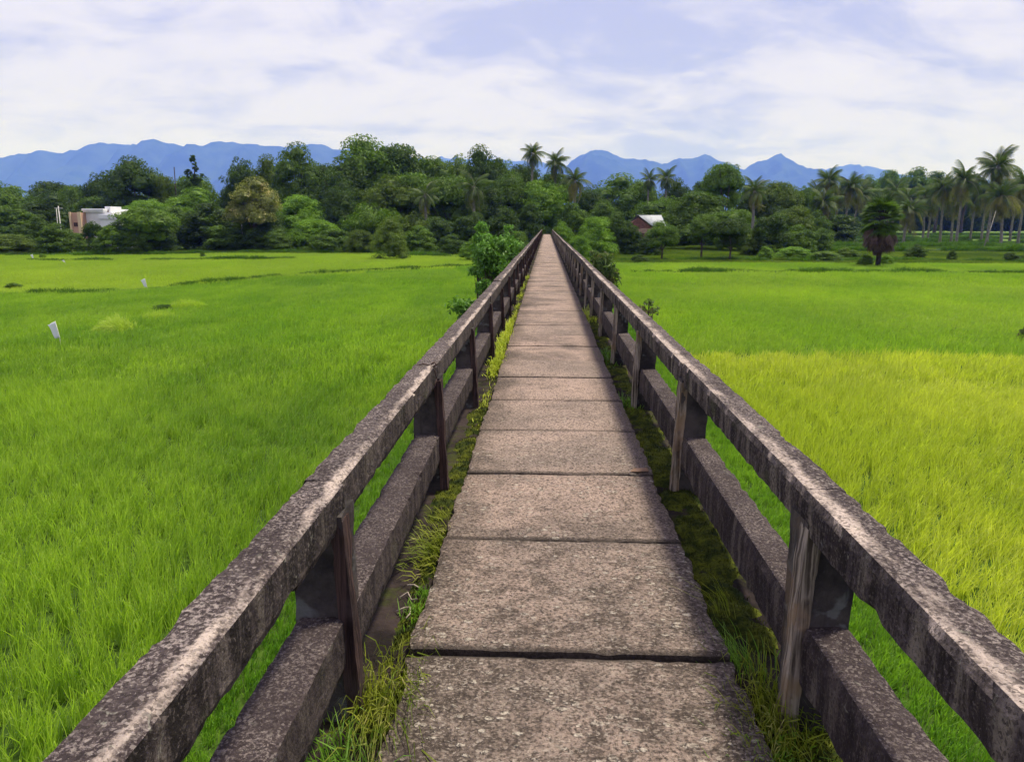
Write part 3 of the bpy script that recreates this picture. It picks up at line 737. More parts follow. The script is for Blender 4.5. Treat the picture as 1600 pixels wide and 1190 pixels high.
def weep(seed, n=60):
    """bamboo-like or drooping feathery crown: arching canes with hanging leaves"""
    g = random.Random(seed); V = []; F = []; Gg = Geo()
    for i in range(n):
        a = g.uniform(0, 2*math.pi); sp = g.uniform(0.15, 0.95); hh = g.uniform(1.25, 2.0)*(1-0.25*sp)
        pts = []
        for k in range(8):
            t_ = k/7; r = sp*t_**1.8; z = hh*(1.18*t_-0.32*t_**4)
            pts.append(Vector((math.cos(a)*r, math.sin(a)*r, z)))
        for k in range(2, 8):
            for _ in range(18):
                p = pts[k]+Vector([g.gauss(0, 0.06) for _ in range(3)]); d = Vector((math.cos(a)+g.gauss(0, .6), math.sin(a)+g.gauss(0, .6), g.uniform(-1.2, -.1))).normalized()
                s_ = d.orthogonal().normalized()*0.013; L = g.uniform(0.08, 0.15); b = len(V)
                V += [tuple(p), tuple(p+d*L*0.4+s_), tuple(p+d*L), tuple(p+d*L*0.4-s_)]; F.append((b, b+1, b+2, b+3))
    return me_from('crown', V, F, [L_MID])
CR['weep'] = [weep(601+i) for i in range(2)]

def trunk_mesh(seed, h, r, crown_w, mat=m_bark, forks=5):
    g = random.Random(seed); q = Geo()
    bend = [Vector((g.uniform(-.05, .05)*h*t_, g.uniform(-.05, .05)*h*t_, h*t_)) for t_ in (0, .25, .5, .75, 1.0)]
    q.tube(bend, [r*1.35, r, r*.85, r*.7, r*.5], 8)
    for i in range(forks):
        a = 2*math.pi*(i+g.random()*.6)/forks; s_ = bend[3 if i % 2 else 2]
        e = Vector((math.cos(a)*crown_w*.5, math.sin(a)*crown_w*.5, h*(1.25+0.25*g.random())))
        q.tube([s_, s_.lerp(e, .5)+Vector((0, 0, -.06*h)), e], [r*.5, r*.33, r*.12], 5, cap=False)
    return q.mesh('trunk', [mat], True)
def setmat(o, mat):
    if o.data.materials: o.material_slots[0].link = 'OBJECT'; o.material_slots[0].material = mat
NT_COUNT = 0
def tree(px, ytop, w_px, Y, style, mat, label, name='tree', cb=0.30, yb=None, cat='tree', group=None, lean=0):
    """a tree standing at distance Y; its crown spans w_px of view at that distance; cb = bare share of the height"""
    global NT_COUNT; NT_COUNT += 1; s = NT_COUNT
    top = at(px, ytop, Y); H = top.z; Wd = w_px/FPX*Y*1.12; x = top.x
    lst = CR[style]
    if style in ('bush', 'fine', 'weep') and cb <= 0.05:
        o = ob(name, lst[s % len(lst)], None, (x, Y, -0.1), (0, 0, rnd.uniform(0, 6.28)), (Wd/2*1.05, Wd/2*1.05, (H+0.1)/1.98))
        setmat(o, mat); tag(o, label, cat, group); return o
    t_ = empty(name, (x, Y, 0)); tag(t_, label, cat, group)
    zc = H*cb; hc = H-zc
    c = ob('crown', lst[s % len(lst)], t_, (0, 0, zc), (0, 0, rnd.uniform(0, 6.28)), (Wd/2*1.05, Wd/2*1.05, hc/2.02)); setmat(c, mat)
    ob('trunk', trunk_mesh(s, zc+hc*0.35, max(0.10, H*0.022), Wd*0.55), t_)
    return t_

# ------------------------------------------------------------------ trees: the far left to the far right
B, M_, D, O, K = L_BRIGHT, L_MID, L_DARK, L_OLIVE, L_CREAM
# back row, left of the bridge
TB = [
 (-15, 272, 100, 150, 'round', M_, 'broad green tree cut by the left edge of the photo, below the mountain foot', .2),
 (70, 276, 80, 165, 'round', D, 'hazy dark tree rising between the left edge tree and the tree behind the house', .2),
 (112, 280, 46, 160, 'round', M_, 'small round treetop just left of the tall dark tree behind the white house', .2),
 (152, 262, 60, 158, 'round', D, 'dark rounded tree joined to the left side of the tallest tree behind the white house', .2),
 (203, 238, 88, 150, 'round', D, 'large dark domed tree above and behind the white house', .25),
 (262, 268, 52, 150, 'round', O, 'yellowish flowering treetop right of the large domed tree above the house', .2),
 (300, 262, 66, 152, 'round', M_, 'bushy tree wrapped round the foot of the thin ragged tree', .2),
 (372, 236, 62, 158, 'round', D, 'dark tree with a slanting left outline behind the cream flowering tree', .2),
 (418, 236, 56, 160, 'round', O, 'olive tree between the dark slanting tree and the feathery green tree', .2),
 (457, 221, 78, 155, 'umbrella', M_, 'feathery light green tree with a fine domed top left of the highest canopy', .25),
 (505, 244, 80, 158, 'round', D, 'dark tree in the dip between the feathery tree and the highest canopy', .2),
 (535, 236, 100, 140, 'round', D, 'dark rounded tree on the lower left shoulder of the highest canopy', .2),
 (578, 205, 124, 145, 'round', M_, 'tallest broad tree crowning the forest left of the bridge', .25),
 (628, 216, 108, 146, 'round', D, 'dark broad tree on the right shoulder of the tallest tree', .2),
 (668, 232, 92, 150, 'round', M_, 'rounded tree right of the tallest tree pair, sloping to the right', .2),
 (712, 231, 84, 150, 'round', O, 'lighter treetop left of the tall dark tree near the palms', .2),
 (757, 220, 72, 142, 'round', D, 'tall dark pointed crown left of the two tall palms over the bridge end', .2),
 (815, 247, 66, 150, 'round', D, 'dark treetop around the stem of the taller of the two tall palms', .2),
 (866, 258, 64, 148, 'round', M_, 'low treetop around the stem of the right one of the two tall palms', .2),
 (788, 240, 62, 145, 'round', M_, 'slope of green foliage just left of the tall palm above the bridge', .2),
]
# middle row, left
TM = [
 (18, 318, 90, 128, 'bush', M_, 'mid green shrubby tree at the left edge above the olive hedge', .0),
 (75, 300, 110, 138, 'fine', D, 'dark thicket tree behind the leaning utility poles', .0),
 (150, 300, 110, 150, 'fine', M_, 'green thicket rising directly behind the white house', .0),
 (228, 296, 110, 140, 'fine', B, 'light green thicket to the right of the white house', .0),
 (300, 292, 120, 136, 'fine', B, 'wide light green thicket left of the cream flowering tree', .0),
 (265, 318, 100, 124, 'bush', M_, 'dark based green tree mass right of the house, before the wide light thicket', .0),
 (325, 316, 110, 122, 'bush', D, 'deep shaded tree mass left of the slim pale pole', .0),
 (400, 305, 90, 122, 'fine', D, 'dark leafy mass beneath the cream flowering tree', .0),
 (465, 296, 110, 132, 'fine', B, 'bright creeper covered slope right of the cream flowering tree', .0),
 (490, 330, 90, 120, 'fine', B, 'lower bright creeper covered bank right of the slim pole', .0),
 (538, 278, 84, 128, 'fine', D, 'dark upright tree mass in front of the highest canopy', .0),
 (580, 300, 84, 122, 'weep', M_, 'drooping green bamboo like clump below the highest canopy', .0),
 (612, 268, 96, 132, 'round', O, 'olive tree with pale hanging leaves below the tallest tree', .15),
 (650, 262, 90, 135, 'round', M_, 'green tree below the right shoulder of the highest canopy', .15),
 (700, 262, 96, 130, 'round', M_, 'full green tree in the middle of the forest front left of the bridge end', .15),
 (752, 270, 84, 128, 'round', D, 'dark green tree behind the yellowed palm fronds', .15),
 (800, 268, 76, 135, 'round', M_, 'green tree below the tall palms left of the bridge end', .15),
 (845, 274, 84, 134, 'round', B, 'green tree arching over the end of the bridge from the left', .2),
 (640, 318, 90, 118, 'weep', O, 'olive weeping clump above the brownish round bush', .0),
 (682, 330, 76, 112, 'bush', D, 'dark low tree left of the bridge shrubs, over the field edge', .0),
 (735, 328, 70, 112, 'bush', D, 'dark low tree behind the leafy bush at the left railing', .0),
 (785, 320, 60, 116, 'bush', D, 'dark shaded tree left of the far end of the bridge', .0),
 (828, 316, 52, 126, 'bush', D, 'very dark shaded tree hanging over the end of the bridge', .0),
]
TF = [
 (10, 362, 110, 104, 'fine', O, 'long olive yellow hedge bush at the left edge of the rice field', .0),
 (-40, 348, 90, 112, 'bush', O, 'olive bush at the very left edge behind the yellow hedge bush', .0),
 (50, 334, 62, 113, 'bush', D, 'dark round bush in front of the utility poles', .0),
 (85, 348, 66, 105, 'bush', M_, 'dark green bush left of the house, at the field edge', .0),
 (112, 356, 50, 108, 'fine', M_, 'smaller green bush between the dark bush and the house tree', .0),
 (145, 343, 42, 104, 'bush', D, 'compact dark tree in front of the house wall', .0),
 (212, 362, 46, 104, 'bush', M_, 'small leafy bush under the crown of the spreading tree by the house', .0),
 (172, 352, 60, 103, 'bush', M_, 'dark leafy bush below the house terrace between two trees', .0),
 (248, 350, 60, 108, 'bush', D, 'dark bush under the right side of the spreading tree by the house', .0),
 (350, 350, 72, 118, 'bush', M_, 'low leafy bush at the foot of the slim pale pole', .0),
 (400, 352, 60, 117, 'bush', D, 'low dark bush right of the slim pale pole', .0),
 (437, 356, 62, 116, 'fine', M_, 'low green bush at the field edge below the bright creeper bank', .0),
 (520, 352, 80, 114, 'bush', M_, 'low hedge bush left of the brownish round bush, second from it', .0),
 (562, 350, 50, 108, 'fine', O, 'pale olive bush beside the brownish round bush', .0),
 (606, 338, 62, 92, 'fine', O, 'brownish green round bush standing alone in the rice field', .0),
 (655, 352, 60, 108, 'bush', M_, 'dark green bush just right of the brownish round bush', .0),
 (707, 360, 50, 104, 'bush', D, 'dark bush at the field edge nearest to the railing bushes', .0),
 (738, 371, 44, 88, 'fine', B, 'low bright shrub on the field bund left of the railing bush', .0),
]
# right of the bridge
TR = [
 (965, 270, 84, 165, 'umbrella', M_, 'light feathery treetop right of the drooping palm and under the blue mountain', .2),
 (1000, 272, 56, 165, 'round', M_, 'light treetop at the right end of the feathery row above the shed', .2),
 (925, 282, 60, 150, 'round', D, 'dark tree between the drooping palm and the feathery treetops', .2),
 (1060, 274, 52, 165, 'round', D, 'small dark treetop left of the tall domed tree', .2),
 (1095, 276, 44, 160, 'round', D, 'small dark treetop joined to the left side of the tall domed tree', .2),
 (1134, 244, 58, 140, 'round', M_, 'tall domed tree standing above all others right of the bridge', .35),
 (1090, 290, 120, 130, 'fine', M_, 'wide dark green tree mass behind the three field trees', .0),
 (1150, 312, 96, 124, 'fine', M_, 'dark green tree mass sloping down right below the domed tree', .0),
 (1175, 282, 60, 165, 'round', D, 'dark treetop right of the tall domed tree with a pale palm in front', .2),
 (1218, 274, 66, 160, 'round', O, 'brownish green treetop under the cone shaped mountain', .2),
 (1256, 284, 44, 165, 'round', M_, 'green treetop at the foot of the cone shaped mountain slope', .2),
 (1240, 318, 70, 118, 'round', O, 'olive loose tree left of the first coconut palms', .1),
 (1280, 322, 50, 128, 'bush', M_, 'green bush tree beside the first coconut palms', .0),
 (895, 316, 70, 128, 'bush', M_, 'green tree just right of the far end of the bridge', .0),
 (940, 312, 70, 128, 'fine', M_, 'round green bush tree left of the shed, further back', .0),
 (930, 332, 70, 100, 'fine', B, 'bright feathery shrub between the bridge and the shed', .0),
 (968, 326, 56, 108, 'bush', D, 'dark leafed shrub touching the left side of the brick shed', .0),
 (990, 352, 40, 106, 'bush', D, 'low dark bush under the gable of the brick shed', .0),
 (1040, 300, 90, 146, 'round', M_, 'large tree directly behind the grey roof of the shed', .1),
 (1208, 328, 74, 104, 'bush', D, 'dark green rounded tree right of the three field trees', .0),
 (1253, 346, 60, 106, 'bush', M_, 'low green bush tree right of the dark rounded tree', .0),
 (1285, 356, 44, 110, 'bush', M_, 'small green bush at the left end of the terraces', .0),
 (1016, 362, 40, 103, 'bush', D, 'dark bush in front of the brick shed wall, left of the forked tree', .0),
 (1178, 356, 44, 104, 'fine', O, 'pale green low bush between the third field tree and the dark rounded tree', .0),
]
for row in (TB, TM, TF, TR):
    for (px, yt, wp, Y, st, mt, lb, cb) in row:
        nm = 'tree' if cb > 0 else ('bush' if row is TF else 'shrub')
        tree(px, yt, wp, Y, st, mt, lb, nm, cb=max(cb, 0.0), cat='tree' if cb > 0 else 'bush')
# the two trees with a look of their own
def ragged(px, Y):
    top = at(px, 235, Y); H = top.z; t_ = empty('tree', (top.x, Y, 0)); tag(t_, 'thin ragged tree with a narrow dark top standing against the blue mountain', 'tree')
    for i, (dx, z, w, h) in enumerate(((0, .90, 1.5, 2.4), (.7, .82, 1.3, 1.8), (-1.0, .76, 1.6, 2.2), (.5, .70, 2.2, 2.5), (1.9, .74, 1.1, 1.0), (-.6, .60, 2.6, 3.0))):
        c = ob('crown', CR['tall'][i % 2], t_, (dx, rnd.uniform(-.5, .5), H*z-h*.5), (0, 0, i), (w*.62, w*.62, h/2.)); setmat(c, D)
    ob('trunk', trunk_mesh(90, H*.82, .22, 1.0, forks=0), t_)
ragged(299, 150)
t_ = tree(392, 275, 78, 118, 'umbrella', K, 'tree covered in cream yellow blossom above the slim pale pole', cb=.28)
tree(225, 318, 92, 106, 'round', M_, 'spreading tree with visible trunk right of the house, shading the field edge', cb=.22)
tree(185, 342, 56, 106, 'round', D, 'smaller dark tree joined to the left of the spreading tree by the house', cb=.2)
tree(1036, 342, 48, 92, 'round', M_, 'first and smallest of three field trees, forked light green tree before the shed', cb=.26)
tree(1099, 330, 52, 93, 'round', M_, 'middle one of three field trees with a thick straight trunk', cb=.33)
tree(1144, 334, 56, 91, 'round', D, 'third of three field trees with dark foliage down to its trunk', cb=.2)
# distant round trees behind the palms
for i, (px, yt, wp) in enumerate(((1360, 272, 34), (1395, 262, 46), (1432, 260, 50), (1470, 264, 44), (1512, 267, 50), (1590, 278, 46))):
    tree(px, yt, wp, 300+8*i, 'umbrella', M_, ['small hazy treetop behind the palms, farthest left of the distant row', 'hazy treetop behind the palms, second from the left in the distant row', 'widest hazy treetop behind the fan palm, third in the distant row',
         'dark hazy treetop on a slim stem, fourth in the distant row', 'flat domed hazy treetop behind the tallest palm group, fifth in the distant row', 'hazy treetop at the right edge behind the palms'][i], cb=.4)
# the shaded wood behind everything, read as one mass
fp = []; fr = []; fs = []; fi = []
fcol = protos('wood_mass', [me.copy() for me in CR['bush'][:3]])
for o_ in fcol.objects: o_.data.materials[0] = L_DARK
for i in range(330):
    Y = rnd.uniform(150, 200); px = rnd.uniform(-60, 1310)
    lim = 262 if px < 860 else 296
    top = hat(rnd.uniform(lim+20, lim+60), Y)
    p = at(px, 350, Y); r_ = rnd.uniform(3.5, 6)
    if abs(px-152) < 70 and False: continue
    fp.append((p.x, Y, -0.2)); fr.append((0, 0, rnd.uniform(0, 6.28))); fs.append((r_, r_, top/2)); fi.append(rnd.randrange(3))
for i in range(120):
    Y = rnd.uniform(345, 400); px = rnd.uniform(1200, 1680); p = at(px, 350, Y); r_ = rnd.uniform(8, 13)
    fp.append((p.x, Y, -0.2)); fr.append((0, 0, rnd.uniform(0, 6.28))); fs.append((r_, r_, hat(rnd.uniform(288, 306), Y)/2)); fi.append(rnd.randrange(3))
scatter('wood', fp, fr, fs, fi, fcol)

# ------------------------------------------------------------------ coconut palms
def frond_mesh(seed, mat, L=1.0, droop=0.6, nl=30):
    g = random.Random(seed); q = Geo(); pts = []
    for k in range(9):
        t_ = k/8; pts.append(Vector((L*(t_-0.16*droop*t_**2.5), 0, L*(0.34*t_-(0.34+0.62*droop)*t_**2.3))))
    q.tube(pts, [0.014*(1-.8*k/8) for k in range(9)], 3, 1, False)
    for i in range(nl):
        t_ = 0.14+0.85*i/nl; k = t_*8; a = int(min(k, 7)); p = pts[a].lerp(pts[a+1], k-a); d = (pts[a+1]-pts[a]).normalized()
        ll_ = L*0.33*math.sin(math.pi*min(1, .15+t_*.83))**.6
        for s_ in (-1, 1):
            side = Vector((d.x*.45, s_*0.75, -.55-.35*g.random()+d.z*.4)).normalized(); wv = d*L*0.013
            b = p+side*ll_*(.7+.5*g.random())+Vector((0, 0, -ll_*.18))
            q.add([p-wv, p+wv, b+wv*.35, b-wv*.1], [(0, 1, 2, 3)], 0)
    return q.mesh('frond', [mat, m_palmbark])
FR = [frond_mesh(1, L_PALM, 1, .35), frond_mesh(2, L_PALM, 1, .75), frond_mesh(3, L_PALM, 1, 1.15)]
FRY = [frond_mesh(4, L_PALMY, 1, 1.1), frond_mesh(5, L_PALMY, 1, 1.5)]
def palm(px, ytop, ybase, Y, label, n=30, L=4.6, lean=0.0, yellow=.25, group=None, zb=0.0):
    """ytop: height of the highest frond tip"""
    top = at(px, ytop, Y); H = top.z-L*0.42; t_ = empty('coconut_palm', (top.x-lean, Y, zb)); tag(t_, label, 'palm tree', group)
    tiltx, tilty = rnd.uniform(-.22, .22), rnd.uniform(-.22, .22)
    g = random.Random(int(px*7+Y)); q = Geo(); pts = []; n_ = 9
    for k in range(n_):
        s_ = k/(n_-1); pts.append(Vector((lean*s_**1.6+g.uniform(-.04, .04), 0.02*s_, H*s_)))
    q.tube(pts, [.30*(1-.45*k/(n_-1)) if k else .42 for k in range(n_)], 8)
    ob('trunk', q.mesh('trunk', [m_palmbark], True), t_)
    for i in range(n):
        s_ = i/(n-1); el = R(86-138*s_+g.uniform(-16, 16)); az = i*2.39996+g.uniform(-.3, .3)
        ye = s_ > 1-yellow
        me = (FRY[i % 2] if ye else FR[min(2, int(s_*3))]); sc_ = L*g.uniform(.72, 1.12)
        ob('frond', me, t_, (pts[-1].x, pts[-1].y, H-.25*s_), (g.uniform(-.5, .5)+tiltx*math.sin(az), -el+R(18)+tilty*math.cos(az), az), (sc_, sc_, sc_))
    return t_
palm(832, 230, 0, 138, 'taller of the two tall coconut palms above the bridge end, the left one', 34, 2.6, yellow=.1)
palm(868, 244, 0, 136, 'right one of the two tall coconut palms above the bridge end, with drooping lower fronds', 34, 2.7, yellow=.2)
palm(898, 270, 0, 130, 'coconut palm with pale hanging fronds right of the bridge end', 34, 3.1, yellow=.4)
palm(740, 278, 0, 116, 'coconut palm with a yellowed frond sticking out of the forest left of the bridge', 26, 3.2, yellow=.2)
palm(664, 292, 0, 118, 'pale feathery palm half hidden in the forest above the field edge bushes', 26, 3.0, yellow=.25)
palm(1042, 268, 0, 158, 'dark palm behind the shed with upright fronds', 30, 2.8, yellow=.0)
palm(1180, 286, 0, 120, 'short palm with pale lower fronds right of the tall domed tree', 28, 2.8, yellow=.3)
palm(1014, 272, 0, 160, 'dark palm left of the shed palm, seen as spiky fronds over the trees', 26, 2.6, yellow=.0)
PL = [(1296, 272, 172, -0.5, .4, 'coconut palm at the left end of the grove, the tallest of its first cluster'),
 (1330, 280, 178, 0.6, .4, 'second coconut palm from the left end of the grove'),
 (1312, 292, 198, 0.3, .4, 'coconut palm farther back between the first two palms of the grove'),
 (1276, 296, 186, -0.4, .4, 'low crowned coconut palm at the left margin of the grove'),
 (1345, 292, 190, 1.2, .4, 'coconut palm with a slanting trunk just left of the dark fan palm'),
 (1402, 290, 200, 0.3, .3, 'coconut palm directly behind the right side of the dark fan palm'),
 (1424, 314, 168, 0.8, .5, 'short yellowing coconut palm right of the dark fan palm'),
 (1446, 296, 190, -0.6, .4, 'mid height coconut palm right of the short yellowing one'),
 (1476, 280, 166, -0.4, .4, 'full coconut palm with long hanging fronds between fan palm and tallest palm'),
 (1508, 268, 160, 0.2, .4, 'tall coconut palm with dense skirt of fronds left of the tallest palm'),
 (1528, 296, 188, 0.5, .3, 'coconut palm standing in the gap left of the tallest palm'),
 (1562, 246, 158, 0.5, .3, 'tallest coconut palm near the right edge'),
 (1568, 292, 150, -0.8, .6, 'lower yellow green palm in front of the tallest palm'),
 (1604, 276, 165, 0.0, .4, 'coconut palm cut by the right edge of the photo'),
 (1288, 304, 165, .5, .3, 'short coconut palm in front of the left end of the grove'),
 (1362, 300, 215, -.3, .3, 'distant coconut palm seen over the left side of the dark fan palm'),
 (1386, 298, 222, .4, .3, 'distant coconut palm seen over the top of the dark fan palm'),
 (1460, 302, 205, .5, .3, 'distant coconut palm in the gap between fan palm and full hanging palm'),
 (1492, 298, 178, -.4, .3, 'coconut palm tucked behind the full palm with hanging fronds'),
 (1545, 286, 182, .2, .3, 'coconut palm just behind and left of the tallest palm'),
 (1418, 300, 185, -.2, .3, 'coconut palm close behind the short yellowing one'),
 (1590, 300, 190, 0.4, .41, 'low coconut palm behind the right edge palm')]
for (px, yt, Y, ln, ye, lb) in PL: palm(px, yt, 0, Y, lb, 44, (4.7 if yt < 260 else 3.9+.4*((px*7) % 3)/2), ln, ye, 'coconut palms of the grove on the right')
# a thin leaning bare stem in front of the tallest palm
q = Geo(); a = ground_at(1534, 394); b = at(1556, 330, a.y+2); q.tube([a, a.lerp(b, .5)+Vector((.12, 0, 0)), b], [.10, .08, .05], 6)
o = ob('bare_stem', q.mesh('bare_stem', [m_palmbark], True)); tag(o, 'thin pale bare stem leaning right below the tallest palm', 'tree')

# the dark fan palm
def fan_mesh(seed, mat, n=15, fold=.25, spread=2.5):
    g = random.Random(seed); q = Geo()
    q.tube([(0, 0, 0), (.45, 0, .02)], [.02, .014], 4, 1, False)
    c = Vector((.45, 0, .02)); prev = None
    for i in range(n):
        a0 = -spread/2+spread*i/n; a1 = a0+spread/n; am = (a0+a1)/2
        def P(a, r, z): return c+Vector((math.cos(a)*r, math.sin(a)*r, z))
        up = fold*.12
        q.add([c, P(a0, .38, -.02), P(am, .60+.08*g.random(), -.08-g.random()*.10), P(a1, .38, -.02), P(am, .38, up)], [(0, 1, 4), (0, 4, 3), (1, 2, 4), (4, 2, 3)], 0)
    return q.mesh('fan_leaf', [mat, m_blackbark])
FN = [fan_mesh(1, L_DARK), fan_mesh(2, L_MID), fan_mesh(6, L_MID, 13, .3, 2.2)]; FD = [fan_mesh(3, L_DEAD, 11, .5, 1.6), fan_mesh(4, L_DEAD, 9, .5, 1.2)]
g = random.Random(5); bp = ground_at(1371, 419); Yp = bp.y
fan = empty('fan_palm', (bp.x, Yp, 0)); tag(fan, 'dark fan palm with a skirt of dead leaves standing alone in the right field', 'palm tree')
zt = hat(336, Yp); q = Geo(); q.tube([(0, 0, -.1), (.02, 0, zt*.3), (.05, 0, zt*.7), (.03, 0, zt)], [.27, .22, .21, .2], 10)
ob('trunk', q.mesh('trunk', [m_blackbark], True), fan)
S = 78/FPX*Yp*0.5/.62/1.0
for i in range(58):
    s_ = i/57; el = R(82-112*s_+g.uniform(-10, 10)); az = i*2.39996
    sc_ = S*.30*g.uniform(.8, 1.15)
    ob('fan_leaf', FN[(i//2) % 3], fan, (.03+g.uniform(-.1, .1), g.uniform(-.1, .1), zt-.9*s_), (g.uniform(-.5, .5), -el, az), (sc_*1.6,)*3)
for i in range(70):
    s_ = i/69; el = R(-38-44*g.random()); az = i*2.39996; z = zt-.6-(zt-hat(372, Yp)-.6)*s_
    sc_ = S*g.uniform(.50, .66)*(1.0-.30*s_)
    ob('dead_leaf', FD[i % 2], fan, (.03, 0, z), (g.uniform(-.6, .6), -el, az), (sc_,)*3)

# ------------------------------------------------------------------ small bushes on the ground, right side
for (px, yt, wp, Y, st, mt, lb) in (
 (1432, 379, 36, 96, 'bush', D, 'dark low bush right of the dark fan palm'),
 (1489, 390, 18, 92, 'bush', D, 'tiny dark bush in the rough grass below the palm grove'),
 (1581, 391, 26, 88, 'bush', D, 'small dark bush near the right edge at the field end'),
 (1612, 388, 30, 92, 'bush', M_, 'green bush at the right edge beside the small dark bush'),
 (1325, 385, 42, 98, 'bush', M_, 'low green bush left of the dark fan palm'),
 (1352, 396, 30, 80, 'fine', M_, 'pale weed bush at the left foot of the dark fan palm'),
 (1386, 396, 26, 82, 'fine', B, 'pale weed bush at the right foot of the dark fan palm'),
 (1242, 380, 60, 90, 'fine', B, 'wide low creeper mound below the low bush trees'),
 (1196, 384, 30, 92, 'fine', B, 'small bright creeper mound right of the third field tree'),
 (1290, 390, 60, 88, 'fine', M_, 'long low weed mound at the end of the right rice field'),
 (1000, 395, 30, 86, 'bush', D, 'small dark weed clump in the shade left of the forked tree'),
 (880, 345, 40, 100, 'fine', B, 'bright creeper hump beside the right railing near its far end'),
 (868, 350, 22, 118, 'fine', M_, 'small green bush closing the far end of the bridge on its right'),
 (905, 358, 44, 80, 'fine', B, 'bright low shrub outside the right railing, two thirds along'),
 (840, 350, 22, 124, 'fine', D, 'small dark bush closing the far end of the bridge on its left'),
 (812, 356, 40, 92, 'fine', M_, 'green shrub outside the left railing near its far end'),
 (795, 362, 44, 66, 'fine', B, 'bright green shrub outside the left railing behind the leafy bush'),
 (1603, 510, 26, 29, 'bush', L_WEEDD, 'brownish weed bush cut by the right edge at the plot boundary'),
 (20, 440, 34, 49, 'fine', M_, 'low weed patch on the bund at the left edge'),
 (252, 472, 40, 37, 'fine', G_DK, 'dark green weed patch in the left rice field'),
 (66, 395, 12, 92, 'bush', M_, 'tiny weed clump on the far left bund'),
 (316, 392, 10, 96, 'bush', M_, 'tiny weed clump on the far bund below the light thicket')):
    tree(px, yt, wp, Y, st, mt, lb, 'bush', cb=0, cat='bush')
# end of the bridge: green closing hump
tree(853, 346, 30, 128, 'fine', M_, 'low dark shrub straight behind the end of the walkway', 'bush', cb=0, cat='bush')

# bright arched rice mounds in the left field
def mound(px, py, w_, h_, lean, label, mat, n=900):
    p = ground_at(px, py, 0.1)
    v, f = blades(n, w_, h_*.6, h_, .016, lean, .35, .45, .12, 14)
    r = np.linalg.norm(v[:, :2], axis=1)/(w_*.6); v[:, 2] *= np.clip(1.15-r**2*.5, .3, 1.2)
    o = ob('rice_clump', me_from('rice_clump', v, f, [mat]), None, (p.x, p.y, 0)); tag(o, label, 'grass clump')
mound(186, 517, 1.3, 1.05, (-.35, -.1), 'bright arched clump of tall rice right of the nearest white flag', G_L3, 1300)
mound(292, 483, 1.5, .85, (.2, -.1), 'pale wind bent rice clump right of the dark weed patch', G_L3)
mound(248, 500, 1.4, .72, (.1, -.1), 'low bent rice clump at the foot of the dark weed patch', G_L3)

# ------------------------------------------------------------------ leafy bushes at the railings
def leafy_bush(name, x, y, w_, h, nleaf, size, mat, seed, label, z0=0, cat='bush', narrow=.6, nl=16, droop=0.3):
    nl = int(nl*2.4)
    g = random.Random(seed); lobes = []
    for i in range(nl):
        a = g.uniform(0, 6.28); rr = g.uniform(0, .8)*w_/2; z = h*(.22+.74*g.random()**.75)
        k = 1-.75*max(0, z/h-.45)
        if i % 4 == 0: rr *= 1.25; z = min(h*1.04, z*1.12)
        lobes.append((math.cos(a)*rr*k, math.sin(a)*rr*k, z, g.uniform(.09, .20)*w_, g.uniform(.8, 1.1)))
    V, F = leaf_cloud(seed, lobes, nleaf, size, droop=droop, narrow=narrow, jitter=.7, deep=.5)
    t_ = empty(name, (x, y, z0)); tag(t_, label, cat)
    ob('foliage', me_from('foliage', V, F, [mat]), t_)
    q = Geo()
    for (lx, ly, lz, r_, fz) in lobes:
        b = Vector((g.uniform(-.15, .15)*w_, g.uniform(-.15, .15)*w_, 0)); e = Vector((lx, ly, lz+.1)); q.tube([b, b.lerp(e, .5)+Vector((0, 0, .1*h)), e], [.03, .018, .006], 5, cap=False)
    ob('stems', q.mesh('stems', [m_bark]), t_)
leafy_bush('bush', -1.80, 25.5, 1.55, 3.75, 9000, .10, L_WEED, 3, 'tall leafy green bush growing against the outside of the left railing', nl=24)
leafy_bush('bush', -2.6, 31.0, 1.1, 3.95, 2600, .12, L_WEED, 4, 'taller sprig bush just behind the leafy bush outside the left railing', nl=14)
leafy_bush('bush', -1.6, 33.0, 1.4, 3.95, 3600, .12, L_WEED, 14, 'round leafy bush rising over the left railing behind the leafy bush', nl=14)
leafy_bush('bush', -1.70, 16.4, .95, 2.70, 1500, .08, L_WEED, 5, 'small leafy sprays poking over the left railing nearer than the leafy bush', nl=9)
leafy_bush('bush', -1.62, 20.6, .5, 2.85, 500, .09, L_WEED, 6, 'thin sprig with pale leaves between the two bushes outside the left railing', nl=8)
leafy_bush('bush', 1.88, 24.5, 1.05, 3.25, 1700, .15, L_WEEDD, 7, 'dry looking dark bush with pale stalks outside the right railing', narrow=.34, nl=16, droop=.9)
leafy_bush('bush', 1.95, 29.5, .9, 3.2, 1200, .12, L_WEEDD, 8, 'darker small bush behind the dry looking bush outside the right railing', nl=10)
leafy_bush('bush', 2.05, 16.2, .75, 2.62, 1300, .075, L_WEEDD, 9, 'small dark weed with fine leaves peeping over the right railing', nl=9)

